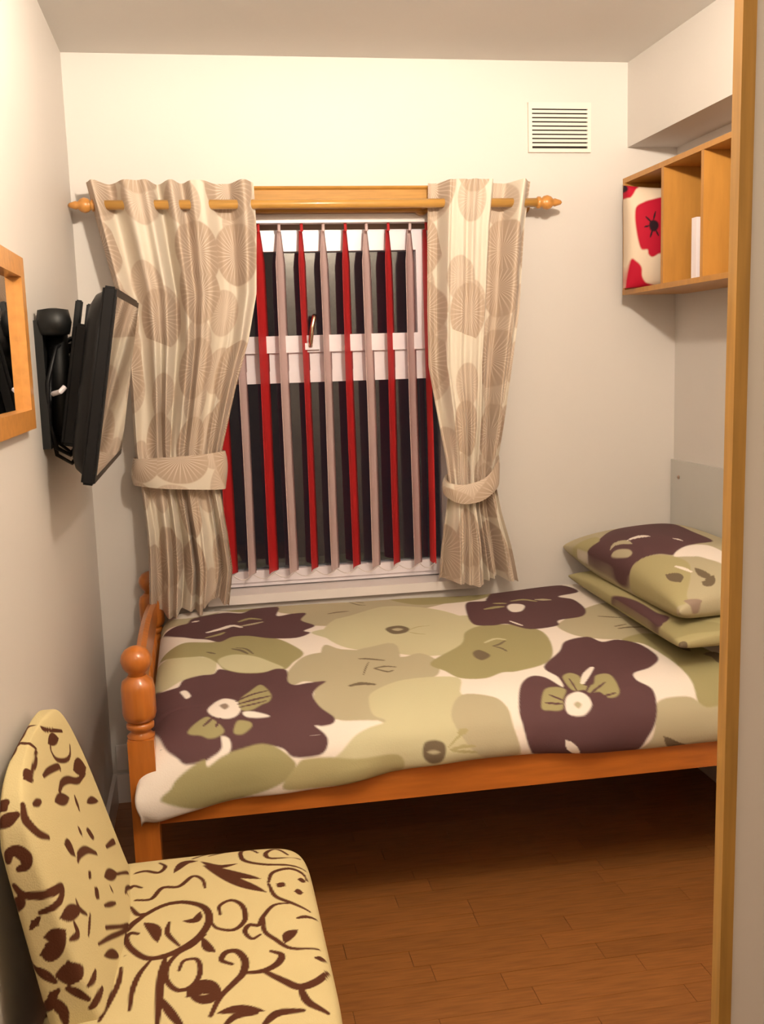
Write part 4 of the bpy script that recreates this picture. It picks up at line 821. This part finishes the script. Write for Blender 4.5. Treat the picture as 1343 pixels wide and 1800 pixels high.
# ------------------------------------------------------------ bed
BX0, BX1 = -.19, 1.600
BYF, BYB = 2.425, 3.33
t = empty('single_bed', (.7, 2.9, 0), 'orange pine single bed with turned ball-topped posts, under the window', 'bed')
def post(x, y, topz, name='post'):
    bm = bmesh.new(); h = .031
    k = topz
    lathe(bm, [(0, .019), (.06, .026), (.10, .028), (.13, .020), (.15, .029), (.17, .020), (.24, .029)], (x, y, 0), 'z', 20)
    v = box(bm, x - h, x + h, y - h, y + h, .22, k - .225)
    lathe(bm, [(k - .228, .030), (k - .220, .033), (k - .212, .024), (k - .206, .024), (k - .200, .033), (k - .190, .033), (k - .185, .026)], (x, y, 0), 'z', 20)
    lathe(bm, [(k - .186, .026), (k - .178, .036), (k - .165, .040), (k - .105, .040), (k - .085, .036), (k - .076, .024), (k - .072, .022)], (x, y, 0), 'z', 20)
    lathe(bm, [(k - .074, .022), (k - .066, .020), (k - .060, .027), (k - .050, .0335), (k - .036, .037), (k - .022, .0345), (k - .010, .026), (k - .003, .013), (k, .002)], (x, y, 0), 'z', 20)
    o = obj(name, bm, 'pine_v', t, True)
    for p in o.data.polygons: p.use_smooth = len(p.vertices) == 4 and p.area < .0018
    return o
post(BX0 + .004, BYF - .005, .800); post(BX0 - .006, BYB + .014, .796)
post(BX1, BYF, .66); post(BX1, BYB - .01, .66)
# footboard: bowed top rail, lower rail, spindles
def bowed(x0, x1, ya, yb, zb, zt, bow, n=24):
    bm = bmesh.new(); rows = []
    for i in range(n + 1):
        f = i / n; y = ya + (yb - ya) * f; b = bow * math.sin(PI * f)
        rows.append([bm.verts.new(p) for p in ((x0, y, zb), (x1, y, zb), (x1, y, zt + b - .006), ((x0 + x1) / 2, y, zt + b), (x0, y, zt + b - .006))])
    for a, b in zip(rows, rows[1:]):
        for i in range(5): bm.faces.new((a[i], a[(i + 1) % 5], b[(i + 1) % 5], b[i]))
    bm.faces.new(rows[0]); bm.faces.new(rows[-1][::-1]); return bm
obj('top_rail', bowed(BX0 - .014, BX0 + .012, BYF, BYB - .01, .64, .700, .035), 'pine', t)
obj('bottom_rail', bx(BX0 - .013, BX0 + .011, BYF, BYB - .01, .30, .42), 'pine', t, bevel=.003)
for k in range(6):
    y = BYF + .12 + k * .13
    bm = bmesh.new(); lathe(bm, [(.41, .010), (.47, .015), (.53, .010), (.59, .015), (.65, .010)], (BX0 - .001, y, 0), 'z', 12); obj('spindle', bm, 'pine_v', t, True)
obj('side_rail', bx(BX0 + .03, BX1 - .02, BYF - .012, BYF + .012, .353, .478), 'pine', t, bevel=.003)
obj('side_rail', bx(BX0 + .03, BX1 - .02, BYB - .030, BYB - .006, .353, .478), 'pine', t, bevel=.003)
obj('headboard_rail', bx(BX1 - .012, BX1 + .012, BYF + .02, BYB - .02, .40, .62), 'pine', t, bevel=.003)
for k in range(12):
    x = BX0 + .09 + k * .142
    obj('bed_slat', bx(x, x + .07, BYF + .014, BYB - .032, .375, .393), 'pine', t)
mz = tag(obj('mattress', bx(BX0 + .045, BX1 - .03, BYF + .004, BYB - .04, .394, .535), 'sheet', bevel=.012), 'white mattress hidden under the floral duvet', 'mattress')

# duvet: surface over the mattress, rolled over the front rail
PR = np.array([(3.375, .600), (3.368, .628), (3.34, .646), (3.28, .648), (3.0, .640), (2.8, .628), (2.62, .608), (2.52, .590), (2.45, .565), (2.405, .530), (2.388, .495), (2.384, .462), (2.392, .438), (2.408, .430)])
def duvet():
    nx, nt_ = 470, 330
    ps = smooth_open(PR, 8); L = np.r_[0, np.cumsum(np.sqrt((np.diff(ps, axis=0) ** 2).sum(1)))]
    tt = np.linspace(0, L[-1], nt_); Yp = np.interp(tt, L, ps[:, 0]); Zp = np.interp(tt, L, ps[:, 1])
    dY = np.gradient(Yp, tt); dZ = np.gradient(Zp, tt)          # normal = (dZ, -dY) rotated outwards
    s = np.linspace(0, 1, nx); X0, X1 = -.172, 1.61
    X = X0 + (X1 - X0) * s
    Xg, Tg = np.meshgrid(X, tt, indexing='ij'); Q0 = Xg; Yg = np.tile(Yp, (nx, 1)); Zg = np.tile(Zp, (nx, 1))
    ny = np.tile(dZ, (nx, 1)); nz = np.tile(-dY, (nx, 1))
    rs = np.random.RandomState(5); b = np.zeros_like(Xg)
    for k in range(16):
        fx, ft = rs.uniform(1.5, 8), rs.uniform(1.0, 9); b += rs.uniform(.3, 1) / (1 + .18 * (fx + ft)) * np.sin(fx * Xg * 2 + ft * Tg * 2 + rs.uniform(0, 6.3))
    b *= .0046
    front = np.clip((Tg - L[-1] + .30) / .25, 0, 1)
    pl = np.zeros_like(Xg)
    for k in range(7): pl += rs.uniform(.4, 1) * np.sin(rs.uniform(10, 34) * Xg + 8 * Tg + rs.uniform(0, 6.3))
    b += pl * front * (.0030 + .0016 * np.exp(-((Xg - .1) / .35) ** 2))
    # edges flatten towards the footboard and drop
    el = np.clip((Xg - X0) / .09, 0, 1); edge = np.sqrt(np.clip(1 - (1 - el) ** 2, 0, 1))
    drop = (1 - edge) * .075
    Yg = Yg + ny * b * -1 * 0 + -b * front ** 2; Zg = Zg + b * np.clip(nz, .15, 1) - drop * np.clip(1 - front * .6, 0, 1)
    # hem hangs lower near the foot corner and waves along the rail
    hem = np.clip((.60 - Zg) / .16, 0, 1) * (front > .05)
    low = .052 * np.exp(-((Xg + .17) / .16) ** 2) + .006 * np.sin(7 * Xg + 1) + .022 * np.exp(-((Xg - .18) / .22) ** 2) - .010 * np.exp(-((Xg - .75) / .2) ** 2) + .012 * np.clip((Xg - .9) / .5, 0, 1.4)
    Zg = Zg - hem * low
    cor = np.exp(-((Xg + .172) / .060) ** 2)
    hs = np.clip((.635 - Zg) / .23, 0, 1); hs = hs * hs * (3 - 2 * hs) - .35 * np.clip((.45 - Zg) / .07, 0, 1) ** 2
    Yg = Yg - hem * .015 * np.exp(-((Xg + .1) / .2) ** 2) - cor * hs * .024 * np.clip(front * 2, 0, 1)
    Zg = Zg + .020 * np.exp(-((Q0 + .172) / .022) ** 2) * np.clip((.47 - Zg) / .08, 0, 1)
    Xg = Xg - cor * hs * .036 * np.clip(front * 2, 0, 1)
    top = np.stack([Xg, Yg, Zg], -1)
    V = top.reshape(-1, 3); F = grid_faces(nx, nt_)
    # underside, 25 mm in
    inn = top.copy(); inn[..., 2] -= .022 * np.clip(nz, 0, 1); inn[..., 1] += .020 * front ** 3; V2 = inn.reshape(-1, 3)
    n0 = len(V); F2 = F[:, ::-1] + n0
    idx = np.arange(n0).reshape(nx, nt_); ed = []
    for a in (idx[0], idx[-1][::-1], idx[:, 0][::-1], idx[:, -1]):
        ed.append(np.stack([a[:-1], a[1:], a[1:] + n0, a[:-1] + n0], -1))
    q = np.stack([Q0, -Tg], -1).reshape(-1, 2)
    return np.vstack([V, V2]), np.vstack([F, F2] + ed), np.vstack([q, q])
V, F, Q = duvet(); QMAP['duvet'] = Q
tag(np_mesh('duvet', V, F, 'print', None, None, paint(Q, COL['white'], PRINT['duvet'])), 'cream duvet printed with large aubergine and olive flowers, spread over the bed', 'duvet')

# pillows
def unit(v): v = np.array(v, float); return v / np.linalg.norm(v)
au = unit((1, 0, .03)); av = unit((0, 1, .02)); an = np.cross(au, av)
V, F, Q = cushion_mesh(au, av, an, (1.425, 2.885, .688), .213, .425, .050, 170, .33, seed=2)
V[:, 0] = np.minimum(V[:, 0], XR - .018); V[:, 2] = np.clip(V[:, 2], .652, .722)
V[:, 1] = np.minimum(V[:, 1], YB - .005)
QMAP['pillow'] = Q
tag(np_mesh('pillow', V, F, 'print', None, None, paint(Q, COL['sage'], PRINT['pillow'])), 'flat olive floral pillow lying on the duvet, lower of the two', 'pillow')
au = unit((1, 0.02, .06)); av = unit((-.02, 1, .035)); an = np.cross(au, av)
V, F, Q = cushion_mesh(au, av, an, (1.437, 2.945, .779), .213, .430, .098, 200, .36, seed=8)
V[:, 0] = np.minimum(V[:, 0], XR - .018); V[:, 1] = np.minimum(V[:, 1], YB - .005)
V[:, 2] = np.maximum(V[:, 2], .724)
QMAP['top_pillow'] = Q
tag(np_mesh('pillow', V, F, 'print', None, None, paint(Q, COL['greige'], PRINT['top_pillow'])), 'plump floral pillow in aubergine and pale olive, lying on top of the other pillow', 'pillow')

# ------------------------------------------------------------ chair
t = empty('slipper_chair', (-.03, 1.76, 0), 'armless upholstered chair in cream fabric with brown scrolls, in the near left corner', 'chair')
def rbox(f, nu=60, nv=60, nw=40, p=9.0):
    """superellipsoid-like rounded box on a cube sphere; f maps unit coordinates (-1..1)^3 to world"""
    V = []; F = []; KY = []
    def face(fn, a, b):
        A, B = np.meshgrid(np.linspace(-1, 1, a), np.linspace(-1, 1, b), indexing='ij'); q = fn(A, B).reshape(-1, 3)
        n = (np.abs(q) ** p).sum(1) ** (1 / p); V.append(q / n[:, None]); KY.append(q); return a, b
    off = 0
    o1 = np.ones
    specs = [(lambda A, B: np.stack([A, B, np.ones_like(A)], -1), nu, nv, 0), (lambda A, B: np.stack([A, B, -np.ones_like(A)], -1), nu, nv, 1),
             (lambda A, B: np.stack([np.ones_like(A), A, B], -1), nv, nw, 0), (lambda A, B: np.stack([-np.ones_like(A), A, B], -1), nv, nw, 1),
             (lambda A, B: np.stack([A, np.ones_like(A), B], -1), nu, nw, 1), (lambda A, B: np.stack([A, -np.ones_like(A), B], -1), nu, nw, 0)]
    for fn, a, b, fl in specs:
        face(fn, a, b); G = grid_faces(a, b); G = G[:, ::-1] if fl else G; F.append(G + off); off += a * b
    V = np.vstack(V); F = np.vstack(F)
    # weld
    key = np.round(np.vstack(KY) * 1e6).astype(np.int64); _, first, inv = np.unique(key, axis=0, return_index=True, return_inverse=True)
    V = V[first]; F = inv.ravel()[F]
    return f(V), F
def seat_f(q):
    x, y, z = q.T
    X = -.070 + x * .240; Y = 1.758 + y * .362; Z = .320 + z * .108 + .014 * (1 - x ** 2) * (1 - y ** 2) * np.clip(z * 2, 0, 1)
    X = X + .010 * (z < 0) * (x > 0) * -1 + .030 * (y * -.5 + .1) * (x > 0) * x * 0
    Z = Z + np.clip(z * 2, 0, 1) * (.010 - .012 * (y + 1) / 2)
    return np.stack([X, Y, Z], -1)
V, F = rbox(seat_f, 200, 280, 60, 8)
Vs = V
np_mesh('seat', V, F, 'velvet', t, None, paint(V, COL['cream'], PRINT['chair']))
def back_f(q):
    x, y, z = q.T
    zz_ = (z + 1) / 2; H0, H1 = .30, .812
    Zc = H0 + (H1 - H0) * zz_
    front = -.187 - .118 * np.clip((Zc - .43) / .37, -.3, 1.2) ; rear = -.296 - .048 * np.clip((Zc - .43) / .30, 0, 1)
    front = np.maximum(front, rear + .036)
    X = rear + (front - rear) * (x + 1) / 2
    hw = .262 + .012 * (1 - zz_)
    Y = 1.805 + y * hw + 0.0 * zz_
    Zc = Zc - .030 * np.abs(y) ** 3 * zz_ + .012 * (1 - y) * zz_
    X = X + .006 * np.sin(4 * y + 5 * zz_) * np.clip(x, 0, 1)
    return np.stack([np.maximum(X, XL + .006), Y, Zc], -1)
V, F = rbox(back_f, 50, 220, 220, 7)
np_mesh('backrest', V, F, 'velvet', t, None, paint(V, COL['cream'], PRINT['chair']))
for x, y in ((-.27, 1.47), (-.27, 2.04), (.12, 1.47), (.12, 2.04)):
    bm = bmesh.new(); lathe(bm, [(0, .014), (.215, .024)], (x, y, 0), 'z', 12); obj('leg', bm, 'legwood', t, True)
